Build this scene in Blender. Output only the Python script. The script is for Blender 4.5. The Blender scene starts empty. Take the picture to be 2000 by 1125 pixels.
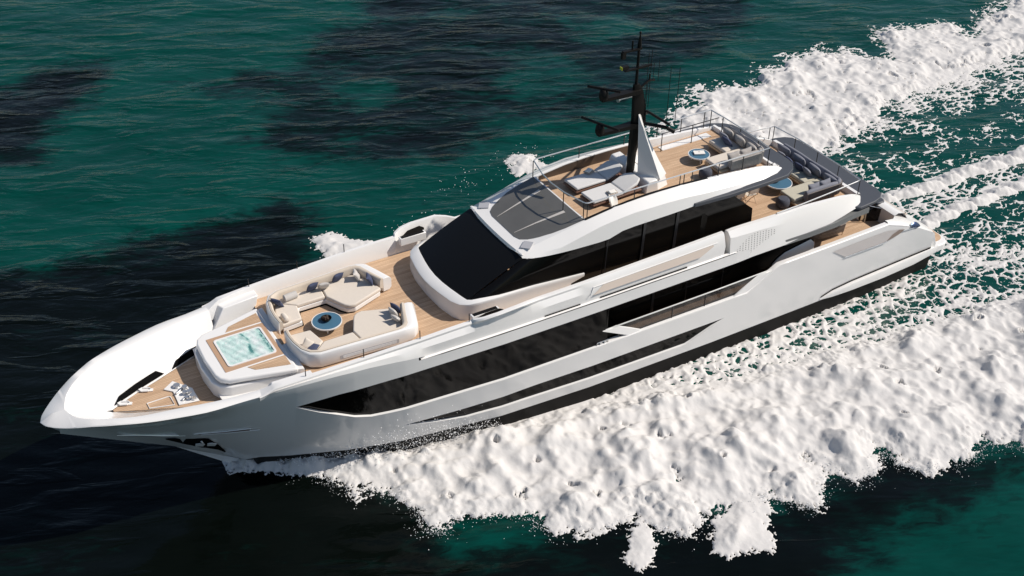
import bpy, bmesh, math, random
import numpy as np
from mathutils import Vector, Matrix

scene = bpy.context.scene
COL = scene.collection
R = math.radians
# ------------------------------------------------------------------ camera
YAW, PITCH, ROLL = R(-120.92), R(35.36), R(0.92)
cam_d = bpy.data.cameras.new("camera"); cam = bpy.data.objects.new("camera", cam_d); COL.objects.link(cam)
w = Vector((math.cos(YAW)*math.cos(PITCH), math.sin(YAW)*math.cos(PITCH), -math.sin(PITCH)))
r0 = Vector((math.sin(YAW), -math.cos(YAW), 0)); u0 = r0.cross(w)
rr = math.cos(ROLL)*r0 + math.sin(ROLL)*u0; uu = -math.sin(ROLL)*r0 + math.cos(ROLL)*u0
M = Matrix((rr, uu, -w)).transposed().to_4x4(); M.translation = (42.087, 34.266, 31.996)
cam.matrix_world = M
cam_d.lens = 42.55; cam_d.sensor_width = 36; cam_d.clip_start = 0.5; cam_d.clip_end = 9000
scene.camera = cam
# ------------------------------------------------------------------ sky, sun, exposure
SUN_EL, SUN_AZ = 45.0, 155.0
world = bpy.data.worlds.new("World"); scene.world = world; world.use_nodes = True
nt = world.node_tree; bg = nt.nodes["Background"]
sky = nt.nodes.new("ShaderNodeTexSky"); sky.sky_type = 'NISHITA'; sky.sun_disc = False
sky.sun_elevation = R(SUN_EL); sky.sun_rotation = R(90 - SUN_AZ); sky.air_density = 1.0; sky.dust_density = 0.6
nt.links.new(sky.outputs[0], bg.inputs[0]); bg.inputs[1].default_value = 0.085
sd = bpy.data.lights.new("sun", 'SUN'); sun = bpy.data.objects.new("sun", sd); COL.objects.link(sun)
sd.energy = 4.7; sd.angle = R(0.55); sd.color = (1.0, 0.93, 0.84)
sv = Vector((math.cos(R(SUN_EL))*math.cos(R(SUN_AZ)), math.cos(R(SUN_EL))*math.sin(R(SUN_AZ)), math.sin(R(SUN_EL))))
sun.rotation_euler = (-sv).to_track_quat('-Z', 'Y').to_euler()
scene.view_settings.view_transform = 'Standard'; scene.view_settings.look = 'None'
scene.view_settings.exposure = -0.02; scene.view_settings.gamma = 1.0
scene.render.engine = 'CYCLES'
WL = -0.4                                   # sea level (deck heights are counted from the swim platform)
random.seed(7); rng = np.random.RandomState(11)

# ------------------------------------------------------------------ materials
def mat(name, col, rough=0.5, metal=0.0, spec=0.5, coat=0.0, bump=0.0, bscale=40.0, var=0.0, vscale=3.0):
    m = bpy.data.materials.new(name); m.use_nodes = True
    n = m.node_tree.nodes; l = m.node_tree.links; b = n["Principled BSDF"]
    b.inputs["Base Color"].default_value = (*col, 1); b.inputs["Roughness"].default_value = rough
    b.inputs["Metallic"].default_value = metal; b.inputs["Specular IOR Level"].default_value = spec
    b.inputs["Coat Weight"].default_value = coat
    tc = n.new("ShaderNodeTexCoord")
    if var:
        t = n.new("ShaderNodeTexNoise"); t.inputs["Scale"].default_value = vscale; t.inputs["Detail"].default_value = 4
        l.new(tc.outputs["Object"], t.inputs["Vector"])
        mx = n.new("ShaderNodeMix"); mx.data_type = 'RGBA'
        mx.inputs[6].default_value = (*[c*(1-var) for c in col], 1); mx.inputs[7].default_value = (*[min(1, c*(1+var)) for c in col], 1)
        l.new(t.outputs[0], mx.inputs[0]); l.new(mx.outputs[2], b.inputs["Base Color"])
    if bump:
        t2 = n.new("ShaderNodeTexNoise"); t2.inputs["Scale"].default_value = bscale; t2.inputs["Detail"].default_value = 3
        l.new(tc.outputs["Object"], t2.inputs["Vector"])
        bp = n.new("ShaderNodeBump"); bp.inputs["Strength"].default_value = bump; bp.inputs["Distance"].default_value = 0.02
        l.new(t2.outputs[0], bp.inputs["Height"]); l.new(bp.outputs[0], b.inputs["Normal"])
    return m

M_white = mat("white_gelcoat", (0.80, 0.785, 0.765), 0.22, coat=0.3, var=0.015, vscale=0.5)
M_hull = mat("hull_paint", (0.74, 0.732, 0.72), 0.20, metal=0.04, coat=0.3, var=0.02, vscale=0.9)
M_glass = mat("dark_glass", (0.004, 0.0035, 0.003), 0.05, spec=0.19)
M_wglass = mat("windshield_glass", (0.007, 0.007, 0.007), 0.12, spec=0.22)
M_smoke = mat("smoked_glass", (0.115, 0.112, 0.105), 0.06, spec=0.5, coat=0.3, var=0.20, vscale=1.2)
M_boot = mat("antifouling", (0.008, 0.0075, 0.007), 0.55, spec=0.12, var=0.15, vscale=2)
M_black = mat("black_paint", (0.008, 0.007, 0.006), 0.5, spec=0.2)
M_matt = mat("matt_black", (0.006, 0.006, 0.006), 0.9, spec=0.03)
M_slate = mat("slate_deck", (0.060, 0.066, 0.080), 0.55, var=0.06, vscale=6)
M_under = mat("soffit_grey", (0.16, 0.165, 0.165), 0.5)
M_beige = mat("beige_panel", (0.62, 0.53, 0.46), 0.3, var=0.03, vscale=0.6)
M_steel = mat("polished_steel", (0.70, 0.70, 0.70), 0.34, metal=0.85)
M_post = mat("dark_post", (0.010, 0.011, 0.014), 0.35)
M_cream = mat("cream_upholstery", (0.66, 0.59, 0.51), 0.85, bump=0.25, bscale=55, var=0.05, vscale=9)
M_lining = mat("backrest_cream", (0.60, 0.52, 0.43), 0.85, bump=0.2, bscale=60, var=0.03, vscale=6)
M_navy = mat("navy_fabric", (0.050, 0.062, 0.115), 0.9, bump=0.3, bscale=80, var=0.1, vscale=15)
M_ltgrey = mat("light_grey_fabric", (0.52, 0.49, 0.46), 0.9, bump=0.3, bscale=80, var=0.05, vscale=12)
M_blugrey = mat("blue_grey_fabric", (0.20, 0.205, 0.24), 0.9, bump=0.3, bscale=70, var=0.1, vscale=10)
M_char = mat("charcoal_fabric", (0.062, 0.068, 0.090), 0.9, bump=0.3, bscale=70, var=0.1, vscale=10)
M_grey = mat("warm_grey_fabric", (0.36, 0.335, 0.315), 0.9, bump=0.3, bscale=70, var=0.06, vscale=10)
M_sage = mat("seat_fabric", (0.50, 0.47, 0.38), 0.9, bump=0.25, bscale=70, var=0.05, vscale=9)
M_rope = mat("rope_weave", (0.19, 0.165, 0.155), 0.9, bump=0.5, bscale=90, var=0.25, vscale=30)
M_loung = mat("sunbed_fabric", (0.62, 0.61, 0.60), 0.9, bump=0.25, bscale=60, var=0.03, vscale=8)
M_tblue = mat("blue_table_top", (0.065, 0.155, 0.235), 0.35, var=0.06, vscale=5)
M_trim = mat("tan_synthetic_teak", (0.47, 0.30, 0.19), 0.6, var=0.04, vscale=8)
M_wood = mat("pale_wood", (0.55, 0.40, 0.25), 0.6, var=0.1, vscale=12)
M_brown = mat("brown_frame", (0.16, 0.085, 0.06), 0.5)
M_paper = mat("paper", (0.80, 0.77, 0.72), 0.8, var=0.03, vscale=20)
M_towel = mat("taupe_towel", (0.42, 0.36, 0.31), 0.95, bump=0.4, bscale=60, var=0.12, vscale=20)
M_yellow = mat("lemon_skin", (0.75, 0.56, 0.04), 0.5, bump=0.2, bscale=120)
M_lime = mat("lime_skin", (0.25, 0.42, 0.04), 0.5, bump=0.2, bscale=120)
M_cone = mat("dried_brown", (0.05, 0.032, 0.022), 0.9, bump=0.6, bscale=60, var=0.4, vscale=30)
M_navlite = mat("lamp_lens", (0.45, 0.50, 0.05), 0.3)
M_spray = mat("spray_drop", (0.9, 0.9, 0.9), 0.6)

def mat_teak(name, sx=0.085):
    m = bpy.data.materials.new(name); m.use_nodes = True
    n = m.node_tree.nodes; l = m.node_tree.links; b = n["Principled BSDF"]; b.inputs["Roughness"].default_value = 0.65
    b.inputs["Specular IOR Level"].default_value = 0.3
    tc = n.new("ShaderNodeTexCoord"); sp = n.new("ShaderNodeSeparateXYZ"); l.new(tc.outputs["Object"], sp.inputs[0])
    def math_(op, a, bb=None):
        k = n.new("ShaderNodeMath"); k.operation = op
        if hasattr(a, 'node'): l.new(a, k.inputs[0])
        else: k.inputs[0].default_value = a
        if bb is not None:
            if hasattr(bb, 'node'): l.new(bb, k.inputs[1])
            else: k.inputs[1].default_value = bb
        return k.outputs[0]
    v = math_('DIVIDE', sp.outputs[1], sx); fl = math_('FLOOR', v); fr = math_('FRACT', v)
    caulk = math_('LESS_THAN', fr, 0.09)
    cmb = n.new("ShaderNodeCombineXYZ"); l.new(math_('MULTIPLY', sp.outputs[0], 0.30), cmb.inputs[0]); l.new(math_('MULTIPLY', fl, 3.7), cmb.inputs[1])
    t = n.new("ShaderNodeTexNoise"); t.inputs["Scale"].default_value = 1.6; t.inputs["Detail"].default_value = 2; l.new(cmb.outputs[0], t.inputs[0])
    cm2 = n.new("ShaderNodeCombineXYZ"); l.new(math_('MULTIPLY', sp.outputs[0], 2.0), cm2.inputs[0]); l.new(math_('MULTIPLY', sp.outputs[1], 60.0), cm2.inputs[1])
    t2 = n.new("ShaderNodeTexNoise"); t2.inputs["Scale"].default_value = 1.0; t2.inputs["Detail"].default_value = 4; l.new(cm2.outputs[0], t2.inputs[0])
    s = math_('ADD', math_('MULTIPLY', t.outputs[0], 0.65), math_('MULTIPLY', t2.outputs[0], 0.35))
    cr = n.new("ShaderNodeValToRGB"); cr.color_ramp.elements[0].position = 0.3; cr.color_ramp.elements[1].position = 0.72
    cr.color_ramp.elements[0].color = (0.41, 0.262, 0.158, 1); cr.color_ramp.elements[1].color = (0.67, 0.478, 0.318, 1)
    l.new(s, cr.inputs[0])
    mx = n.new("ShaderNodeMix"); mx.data_type = 'RGBA'; mx.inputs[7].default_value = (0.14, 0.085, 0.055, 1)
    l.new(math_('MULTIPLY', caulk, 0.75), mx.inputs[0]); l.new(cr.outputs[0], mx.inputs[6]); l.new(mx.outputs[2], b.inputs["Base Color"])
    return m
M_teak = mat_teak("teak_planks")

def mat_foam():
    m = bpy.data.materials.new("sea_foam"); m.use_nodes = True
    n = m.node_tree.nodes; l = m.node_tree.links; b = n["Principled BSDF"]
    b.inputs["Base Color"].default_value = (0.63, 0.612, 0.595, 1); b.inputs["Roughness"].default_value = 0.9
    b.inputs["Specular IOR Level"].default_value = 0.15
    tc = n.new("ShaderNodeTexCoord")
    t = n.new("ShaderNodeTexNoise"); t.inputs["Scale"].default_value = 9.0; t.inputs["Detail"].default_value = 5
    l.new(tc.outputs["Object"], t.inputs["Vector"])
    bp = n.new("ShaderNodeBump"); bp.inputs["Strength"].default_value = 0.30; bp.inputs["Distance"].default_value = 0.03
    l.new(t.outputs[0], bp.inputs["Height"]); l.new(bp.outputs[0], b.inputs["Normal"])
    return m
M_foam = mat_foam()

def mat_sea():
    m = bpy.data.materials.new("sea_water"); m.use_nodes = True
    n = m.node_tree.nodes; l = m.node_tree.links; b = n["Principled BSDF"]
    b.inputs["Roughness"].default_value = 0.14; b.inputs["IOR"].default_value = 1.33; b.inputs["Specular IOR Level"].default_value = 0.31
    tc = n.new("ShaderNodeTexCoord")
    # wind direction frame: long axis of the ripples lies along the local x of this mapping
    mp = n.new("ShaderNodeMapping"); mp.inputs["Rotation"].default_value = (0, 0, R(24)); l.new(tc.outputs["Object"], mp.inputs[0])
    def noise(sc, det, sxyz, dist=0.0, rough=0.55):
        q = n.new("ShaderNodeMapping"); q.inputs["Scale"].default_value = sxyz; l.new(mp.outputs[0], q.inputs[0])
        t = n.new("ShaderNodeTexNoise"); t.inputs["Scale"].default_value = sc; t.inputs["Detail"].default_value = det
        t.inputs["Distortion"].default_value = dist; t.inputs["Roughness"].default_value = rough
        l.new(q.outputs[0], t.inputs["Vector"]); return t.outputs[0]
    at = n.new("ShaderNodeAttribute"); at.attribute_name = "weed"
    def mth(op, a, c):
        k = n.new("ShaderNodeMath"); k.operation = op
        for i, q in enumerate((a, c)):
            if hasattr(q, 'node'): l.new(q, k.inputs[i])
            else: k.inputs[i].default_value = q
        return k.outputs[0]
    n1 = noise(0.30, 6, (0.6, 1.1, 1), 0.8, 0.66); n2 = noise(1.7, 5, (0.45, 1.3, 1), 1.0, 0.62)
    wv = mth('ADD', at.outputs["Fac"], mth('ADD', mth('MULTIPLY', mth('SUBTRACT', n1, 0.5), 1.3), mth('MULTIPLY', mth('SUBTRACT', n2, 0.5), 1.0)))
    cr = n.new("ShaderNodeValToRGB"); e = cr.color_ramp.elements
    e[0].position = 0.16; e[0].color = (0.0006, 0.047, 0.037, 1)
    e[1].position = 0.84; e[1].color = (0.0018, 0.0032, 0.0025, 1)
    el = cr.color_ramp.elements.new(0.42); el.color = (0.0013, 0.026, 0.021, 1)
    el = cr.color_ramp.elements.new(0.58); el.color = (0.0016, 0.0098, 0.0080, 1)
    l.new(wv, cr.inputs[0])
    # soft variation of depth over the sand
    n3 = noise(0.09, 3, (1, 1, 1)); n4 = noise(3.0, 3, (0.3, 1.6, 1), 0.5)
    mul = n.new("ShaderNodeMix"); mul.data_type = 'RGBA'; mul.blend_type = 'MULTIPLY'; mul.inputs[0].default_value = 1.0
    cr2 = n.new("ShaderNodeValToRGB"); cr2.color_ramp.elements[0].position = 0.25; cr2.color_ramp.elements[0].color = (0.62, 0.62, 0.62, 1)
    cr2.color_ramp.elements[1].position = 0.75; cr2.color_ramp.elements[1].color = (1.25, 1.2, 1.2, 1)
    l.new(mth('ADD', mth('MULTIPLY', n3, 0.55), mth('MULTIPLY', n4, 0.45)), cr2.inputs[0])
    l.new(cr.outputs[0], mul.inputs[6]); l.new(cr2.outputs[0], mul.inputs[7]); l.new(mul.outputs[2], b.inputs["Base Color"])
    h1 = noise(0.38, 3, (0.6, 1.25, 1), 0.8, 0.5); h2_ = noise(2.2, 4, (0.6, 1.3, 1), 0.8, 0.55); h3 = noise(0.62, 4, (0.42, 1.5, 1), 0.5, 0.45)
    mr = n.new("ShaderNodeMapRange"); mr.inputs[1].default_value = 0.50; mr.inputs[2].default_value = 0.80; l.new(h3, mr.inputs[0])
    bp = n.new("ShaderNodeBump"); bp.inputs["Strength"].default_value = 1.0; bp.inputs["Distance"].default_value = 0.20
    l.new(mth('ADD', mth('ADD', mth('MULTIPLY', h1, 0.9), mth('MULTIPLY', h2_, 0.17)), mth('MULTIPLY', mr.outputs[0], 0.98)), bp.inputs["Height"]); ac = n.new("ShaderNodeAttribute"); ac.attribute_name = "chop"; l.new(mth('ADD', mth('MULTIPLY', ac.outputs["Fac"], 0.80), 0.20), bp.inputs["Strength"])
    l.new(bp.outputs[0], b.inputs["Normal"])
    return m
M_sea = mat_sea()

def mat_tub():
    m = bpy.data.materials.new("tub_water"); m.use_nodes = True
    n = m.node_tree.nodes; l = m.node_tree.links; b = n["Principled BSDF"]; b.inputs["Roughness"].default_value = 0.12
    tc = n.new("ShaderNodeTexCoord")
    t = n.new("ShaderNodeTexNoise"); t.inputs["Scale"].default_value = 3.2; t.inputs["Detail"].default_value = 8; t.inputs["Roughness"].default_value = 0.7
    t.inputs["Distortion"].default_value = 0.6
    l.new(tc.outputs["Object"], t.inputs[0])
    at = n.new("ShaderNodeAttribute"); at.attribute_name = "froth"
    ad = n.new("ShaderNodeMath"); ad.operation = 'ADD'; l.new(t.outputs[0], ad.inputs[0]); l.new(at.outputs["Fac"], ad.inputs[1])
    cr = n.new("ShaderNodeValToRGB"); e = cr.color_ramp.elements
    e[0].position = 0.24; e[0].color = (0.07, 0.22, 0.21, 1); e[1].position = 0.74; e[1].color = (0.74, 0.79, 0.78, 1)
    k = e.new(0.38); k.color = (0.42, 0.62, 0.575, 1)
    k = e.new(0.56); k.color = (0.55, 0.70, 0.665, 1)
    l.new(ad.outputs[0], cr.inputs[0]); l.new(cr.outputs[0], b.inputs["Base Color"])
    bp = n.new("ShaderNodeBump"); bp.inputs["Strength"].default_value = 0.6; bp.inputs["Distance"].default_value = 0.08
    l.new(t.outputs[0], bp.inputs["Height"]); l.new(bp.outputs[0], b.inputs["Normal"])
    return m
M_tub = mat_tub()
def mat_perf():
    m = mat("perforated_gelcoat", (0.80, 0.785, 0.765), 0.22, coat=0.3); n = m.node_tree.nodes; l = m.node_tree.links; b = n["Principled BSDF"]
    tc = n.new("ShaderNodeTexCoord"); sp = n.new("ShaderNodeSeparateXYZ"); l.new(tc.outputs["Object"], sp.inputs[0])
    def q(op, a, c):
        k = n.new("ShaderNodeMath"); k.operation = op
        for i, v in enumerate((a, c)):
            if hasattr(v, 'node'): l.new(v, k.inputs[i])
            else: k.inputs[i].default_value = v
        return k.outputs[0]
    u = q('SUBTRACT', q('FRACT', q('DIVIDE', sp.outputs[0], .15), 0), .5); v = q('SUBTRACT', q('FRACT', q('ADD', q('DIVIDE', sp.outputs[2], .085), q('MULTIPLY', sp.outputs[0], 1.5)), 0), .5)
    d = q('ADD', q('POWER', q('ABSOLUTE', u, 0), 2), q('MULTIPLY', q('POWER', q('ABSOLUTE', v, 0), 2), .45)); hole = q('LESS_THAN', d, .030)
    mx = n.new("ShaderNodeMix"); mx.data_type = 'RGBA'; l.new(hole, mx.inputs[0]); mx.inputs[6].default_value = (0.80, 0.785, 0.765, 1); mx.inputs[7].default_value = (.20, .19, .19, 1)
    l.new(mx.outputs[2], b.inputs["Base Color"]); return m
M_perf = mat_perf()

# ------------------------------------------------------------------ mesh helpers
class MB:
    def __init__(s): s.v = []; s.f = []
    def add(s, vs, fs):
        o = len(s.v); s.v += [tuple(float(c) for c in p) for p in vs]; s.f += [tuple(i+o for i in q) for q in fs]; return s
    def loft(s, rows, close=False, cap0=False, cap1=False):
        n = len(rows[0]); vs = [p for r in rows for p in r]; fs = []
        for i in range(len(rows)-1):
            for j in range(n if close else n-1):
                k = (j+1) % n; fs.append((i*n+j, i*n+k, (i+1)*n+k, (i+1)*n+j))
        if cap0: fs.append(tuple(range(n-1, -1, -1)))
        if cap1: fs.append(tuple((len(rows)-1)*n+j for j in range(n)))
        return s.add(vs, fs)
    def prism(s, poly, z0, z1, scale0=1.0):
        n = len(poly); cx = sum(p[0] for p in poly)/n; cy = sum(p[1] for p in poly)/n
        a = [(cx+(p[0]-cx)*scale0, cy+(p[1]-cy)*scale0, z0) for p in poly]; b = [(p[0], p[1], z1) for p in poly]
        return s.loft([a, b], close=True, cap0=True, cap1=True)
    def plate(s, poly3, off):
        o = Vector(off); a = [tuple(p) for p in poly3]; b = [tuple(Vector(p)+o) for p in poly3]
        return s.loft([a, b], close=True, cap0=True, cap1=True)
    def box(s, c, d, rz=0.0):
        x, y, z = d[0]/2, d[1]/2, d[2]/2; q = []
        for sz in (-1, 1):
            for sx, sy in ((-1, -1), (1, -1), (1, 1), (-1, 1)):
                px, py = sx*x, sy*y; q.append((c[0]+px*math.cos(rz)-py*math.sin(rz), c[1]+px*math.sin(rz)+py*math.cos(rz), c[2]+sz*z))
        return s.add(q, [(0, 3, 2, 1), (4, 5, 6, 7), (0, 1, 5, 4), (1, 2, 6, 5), (2, 3, 7, 6), (3, 0, 4, 7)])
    def tube(s, path, r, n=8, closed=False):
        P = [Vector(p) for p in path]; rows = []; N = len(P)
        for i, p in enumerate(P):
            if closed: d = (P[(i+1) % N]-P[i-1])
            else: d = P[min(i+1, N-1)]-P[max(i-1, 0)]
            d.normalize(); up = Vector((0, 0, 1)) if abs(d.z) < 0.95 else Vector((1, 0, 0))
            a = d.cross(up).normalized(); b = a.cross(d).normalized(); rad = r[i] if isinstance(r, (list, tuple)) else r
            rows.append([tuple(p+a*rad*math.cos(t)+b*rad*math.sin(t)) for t in [2*math.pi*k/n for k in range(n)]])
        if closed: rows.append(rows[0])
        return s.loft(rows, close=True, cap0=not closed, cap1=not closed)
    def lathe(s, prof, c, n=32):
        rows = [[(c[0]+rad*math.cos(t), c[1]+rad*math.sin(t), c[2]+z) for t in [2*math.pi*k/n for k in range(n)]] for rad, z in prof]
        return s.loft(rows, close=True, cap0=True, cap1=True)
    def ball(s, c, r, seg=10, sq=(1, 1, 1)):
        prof = [(math.sin(math.pi*i/seg), -math.cos(math.pi*i/seg)) for i in range(seg+1)]
        rows = [[(c[0]+sq[0]*r*max(a, 1e-3)*math.cos(t), c[1]+sq[1]*r*max(a, 1e-3)*math.sin(t), c[2]+sq[2]*r*b) for t in [2*math.pi*k/(seg+2) for k in range(seg+2)]] for a, b in prof]
        return s.loft(rows, close=True, cap0=True, cap1=True)
    def mirror(s):
        m = MB(); m.v = [(x, -y, z) for x, y, z in s.v]; m.f = [tuple(reversed(q)) for q in s.f]; return m
    def both(s):
        m = s.mirror(); return s.add(m.v, m.f)

def build(name, mb, material, parent=None, bevel=0.0, seg=2, ang=35, weld=True, sub=0):
    bm = bmesh.new(); vs = [bm.verts.new(p) for p in mb.v]
    for q in mb.f:
        q2 = []
        for i in q:
            if not q2 or (vs[i].co-vs[q2[-1]].co).length > 1e-5: q2.append(i)
        if len(q2) > 2 and (vs[q2[0]].co-vs[q2[-1]].co).length < 1e-5: q2.pop()
        if len(set(q2)) < 3: continue
        try: bm.faces.new([vs[i] for i in q2])
        except ValueError: pass
    if weld: bmesh.ops.remove_doubles(bm, verts=bm.verts, dist=0.0008)
    bmesh.ops.delete(bm, geom=[v for v in bm.verts if not v.link_faces], context='VERTS')
    bmesh.ops.recalc_face_normals(bm, faces=bm.faces)
    me = bpy.data.meshes.new(name); bm.to_mesh(me); bm.free()
    me.materials.append(material)
    for p in me.polygons: p.use_smooth = True
    me.set_sharp_from_angle(angle=R(ang))
    o = bpy.data.objects.new(name, me); COL.objects.link(o)
    if bevel:
        md = o.modifiers.new("bevel", 'BEVEL'); md.width = bevel; md.segments = seg; md.limit_method = 'ANGLE'; md.angle_limit = R(35); md.harden_normals = False
    if sub:
        md = o.modifiers.new("sub", 'SUBSURF'); md.levels = sub; md.render_levels = sub
    if parent: o.parent = parent; o.matrix_parent_inverse = parent.matrix_world.inverted() if False else Matrix.Translation(-parent.location)
    return o
def thing(name, label, cat, loc=(0, 0, 0), group=None):
    o = bpy.data.objects.new(name, None); COL.objects.link(o); o.location = loc; o.empty_display_size = 0.3
    o["label"] = label; o["category"] = cat
    if group: o["group"] = group
    return o
def tag(o, label, cat=None, group=None, kind=None):
    o["label"] = label
    if cat: o["category"] = cat
    if group: o["group"] = group
    if kind: o["kind"] = kind
    return o
def recentre(o):
    """put the origin of a single-mesh thing at its base"""
    me = o.data; n = len(me.vertices); co = np.empty(n*3); me.vertices.foreach_get("co", co); co = co.reshape(-1, 3)
    c = Vector(((co[:, 0].min()+co[:, 0].max())/2, (co[:, 1].min()+co[:, 1].max())/2, co[:, 2].min()))
    me.transform(Matrix.Translation(-c)); o.location = c; return o
def itp(x, xs, ys):
    if xs[0] > xs[-1]: xs, ys = xs[::-1], ys[::-1]
    return float(np.interp(x, xs, ys))

def its(x, xs, ys):
    """smooth (cubic Hermite) interpolation"""
    n = len(xs); i = min(max(int(np.searchsorted(xs, x))-1, 0), n-2); d = [(ys[k+1]-ys[k])/(xs[k+1]-xs[k]) for k in range(n-1)]
    sl = [d[0]]+[(d[k-1]*(xs[k+1]-xs[k])+d[k]*(xs[k]-xs[k-1]))/(xs[k+1]-xs[k-1]) for k in range(1, n-1)]+[d[-1]]
    h = xs[i+1]-xs[i]; t = min(max((x-xs[i])/h, 0), 1)
    return float((2*t**3-3*t*t+1)*ys[i]+(t**3-2*t*t+t)*h*sl[i]+(-2*t**3+3*t*t)*ys[i+1]+(t**3-t*t)*h*sl[i+1])
# ------------------------------------------------------------------ hull form
ZL = [-0.5, 1.0, 2.3, 3.6, 5.0]
XS = [0, 4, 8, 14, 20, 24, 28, 30, 32, 34, 35.5, 37, 38.5, 39.5, 40]
BT = {-0.5: [3.35, 3.5, 3.6, 3.65, 3.5, 3.2, 2.45, 1.80, .85, 0, 0, 0, 0, 0, 0],
      1.0: [3.6, 3.7, 3.75, 3.75, 3.7, 3.5, 2.95, 2.45, 1.75, .75, 0, 0, 0, 0, 0],
      2.3: [3.6, 3.72, 3.75, 3.75, 3.74, 3.65, 3.3, 2.93, 2.38, 1.58, .85, 0, 0, 0, 0],
      3.6: [3.5, 3.6, 3.65, 3.68, 3.7, 3.68, 3.5, 3.23, 2.80, 2.24, 1.68, 1.00, .26, 0, 0],
      5.0: [3.3, 3.4, 3.5, 3.55, 3.58, 3.55, 3.48, 3.36, 3.16, 2.9, 2.68, 2.26, 1.51, .74, .02]}
GT = np.array([BT[z] for z in ZL])
def B(x, z):
    return float(np.interp(z, ZL, [np.interp(x, XS, GT[i]) for i in range(5)]))
zb2 = lambda x: itp(x, [13.36, 15.3, 23, 25.5, 26.8, 28.1], [1.58, .88, .98, .97, 1.18, 1.49])
zt2 = lambda x: itp(x, [13.36, 22.7, 25.8, 28.1], [1.58, 1.62, 1.50, 1.49])
zb1 = lambda x: itp(x, [0.66, 0.95, 2.1, 4.2, 10.55, 12.25, 20, 28.6, 29.3, 29.9, 31.2, 32.05], [1.19, 1.88, 2.5, 3.32, 3.28, 2.46, 2.50, 2.47, 2.50, 2.68, 3.37, 3.96])
zt1 = lambda x: itp(x, [13, 21, 28, 30.5, 32.05], [4.17, 4.17, 4.20, 4.13, 3.96])
zK = lambda x: itp(x, [26.5, 27.4, 28.4, 29.4, 30.6, 31.8, 33, 34, 37.8, 38.6, 39.2, 39.6, 40], [4.76, 4.80, 4.92, 5.02, 5.06, 5.06, 5.02, 4.98, 4.92, 4.82, 4.68, 4.58, 4.50])
zg = lambda x: 4.68
X_SIDE = 19.3                                   # forward of this the main-deck window is flush, aft of it the side deck is open
yacht = thing("yacht", "long white and black motor yacht under way with teak decks and a black mast", "yacht", (20, 0, WL))
def part(name, mb, m, parent=None, **k): return build(name, mb, m, parent or yacht, **k)

xs = sorted(set([round(v, 3) for v in np.arange(12.5, 40.0, 0.5)] + [0.66, .95, 1.4, 2.1, 3, 4.2, 5.5, 7, 8.5, 10, 10.55, 11.1, 11.7, 12.25, 13.36, 13.9, 14.6, 15.3, 19.3, 23, 25.5, 26.8, 28.1, 28.6, 29.3, 29.9, 30.5, 31.2, 32.05, 33.2, 34.2, 35.2, 36.2, 37.2, 38.2, 38.85, 39.05, 39.2, 39.35, 39.48, 39.6, 39.68, 39.75, 39.82, 39.88, 39.93, 39.97, 40.0]))
def sect(x):
    """named (y, z) points of the port section"""
    d2 = 0.09*min(1, max(0, (zt2(x)-zb2(x))/0.25)) if 13.36 <= x <= 28.1 else 0
    d1 = 0.10*min(1, max(0, (zt1(x)-zb1(x))/0.4)) if x < 32.05 else 0
    if x > 32.05: b1 = t1 = 3.9
    else: b1, t1 = zb1(x), max(zt1(x), zb1(x))
    if 13.36 <= x <= 28.1: b2, t2 = zb2(x), max(zt2(x), zb2(x))
    else: b2 = t2 = min(1.53, b1-0.05)
    p = {}
    p['k0'] = (B(x, -.5)*0.55, -1.5); p['k1'] = (B(x, -.5), -.5)
    bt = 0.45 if x < 33 else 0.45-(x-33)*0.3
    p['k2'] = (B(x, bt), bt); p['k3'] = (B(x, b2), b2); p['k4'] = (B(x, b2)-d2, b2+0.015 if d2 else b2)
    p['k5'] = (B(x, t2)-d2, t2); p['k6'] = (B(x, t2), t2)
    p['k7'] = (B(x, b1), b1); p['k8'] = (B(x, b1)-d1, b1+(0.02 if d1 else 0)); p['k9'] = (B(x, t1)-d1, t1); p['k10'] = (B(x, t1), t1)
    zz = min(4.68, zK(x)-.12); p['k10'] = (B(x, min(t1, zz-.2)), min(t1, zz-.2)); p['k11'] = (B(x, zz), zz)
    return p
def P3(x, q): return (x, max(q[0], 0.0), q[1])
def stem_x(z): return itp(z, [-1.5, -.5, .16, .57, 1.69, 2.72, 3.57, 4.05, 4.5], [32.4, 33.1, 33.9, 34.5, 36.05, 37.7, 39.0, 39.7, 40.0])
def strip(a, b, x0, x1):
    rows = []
    for x in xs:
        if x0-1e-6 <= x <= x1+1e-6:
            s = sect(x); pa, pb = P3(x, s[a]), P3(x, s[b])
            # run every line of the bow out to the stem
            pa = (min(pa[0], stem_x(pa[2])), pa[1] if pa[0] < stem_x(pa[2]) else 0.0, pa[2]); pb = (min(pb[0], stem_x(pb[2])), pb[1] if pb[0] < stem_x(pb[2]) else 0.0, pb[2])
            rows.append([pa, pb])
    return rows
hull = MB()
hull.loft(strip('k2', 'k3', 0.66, 40)); hull.loft(strip('k3', 'k4', 13.36, 28.1)); hull.loft(strip('k5', 'k6', 13.36, 28.1))
hull.loft(strip('k6', 'k7', 0.66, 40)); hull.loft(strip('k7', 'k8', 12.25, 32.05)); hull.loft(strip('k9', 'k10', 13.0, 32.05)); hull.loft(strip('k10', 'k11', 13.0, 40))
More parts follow.
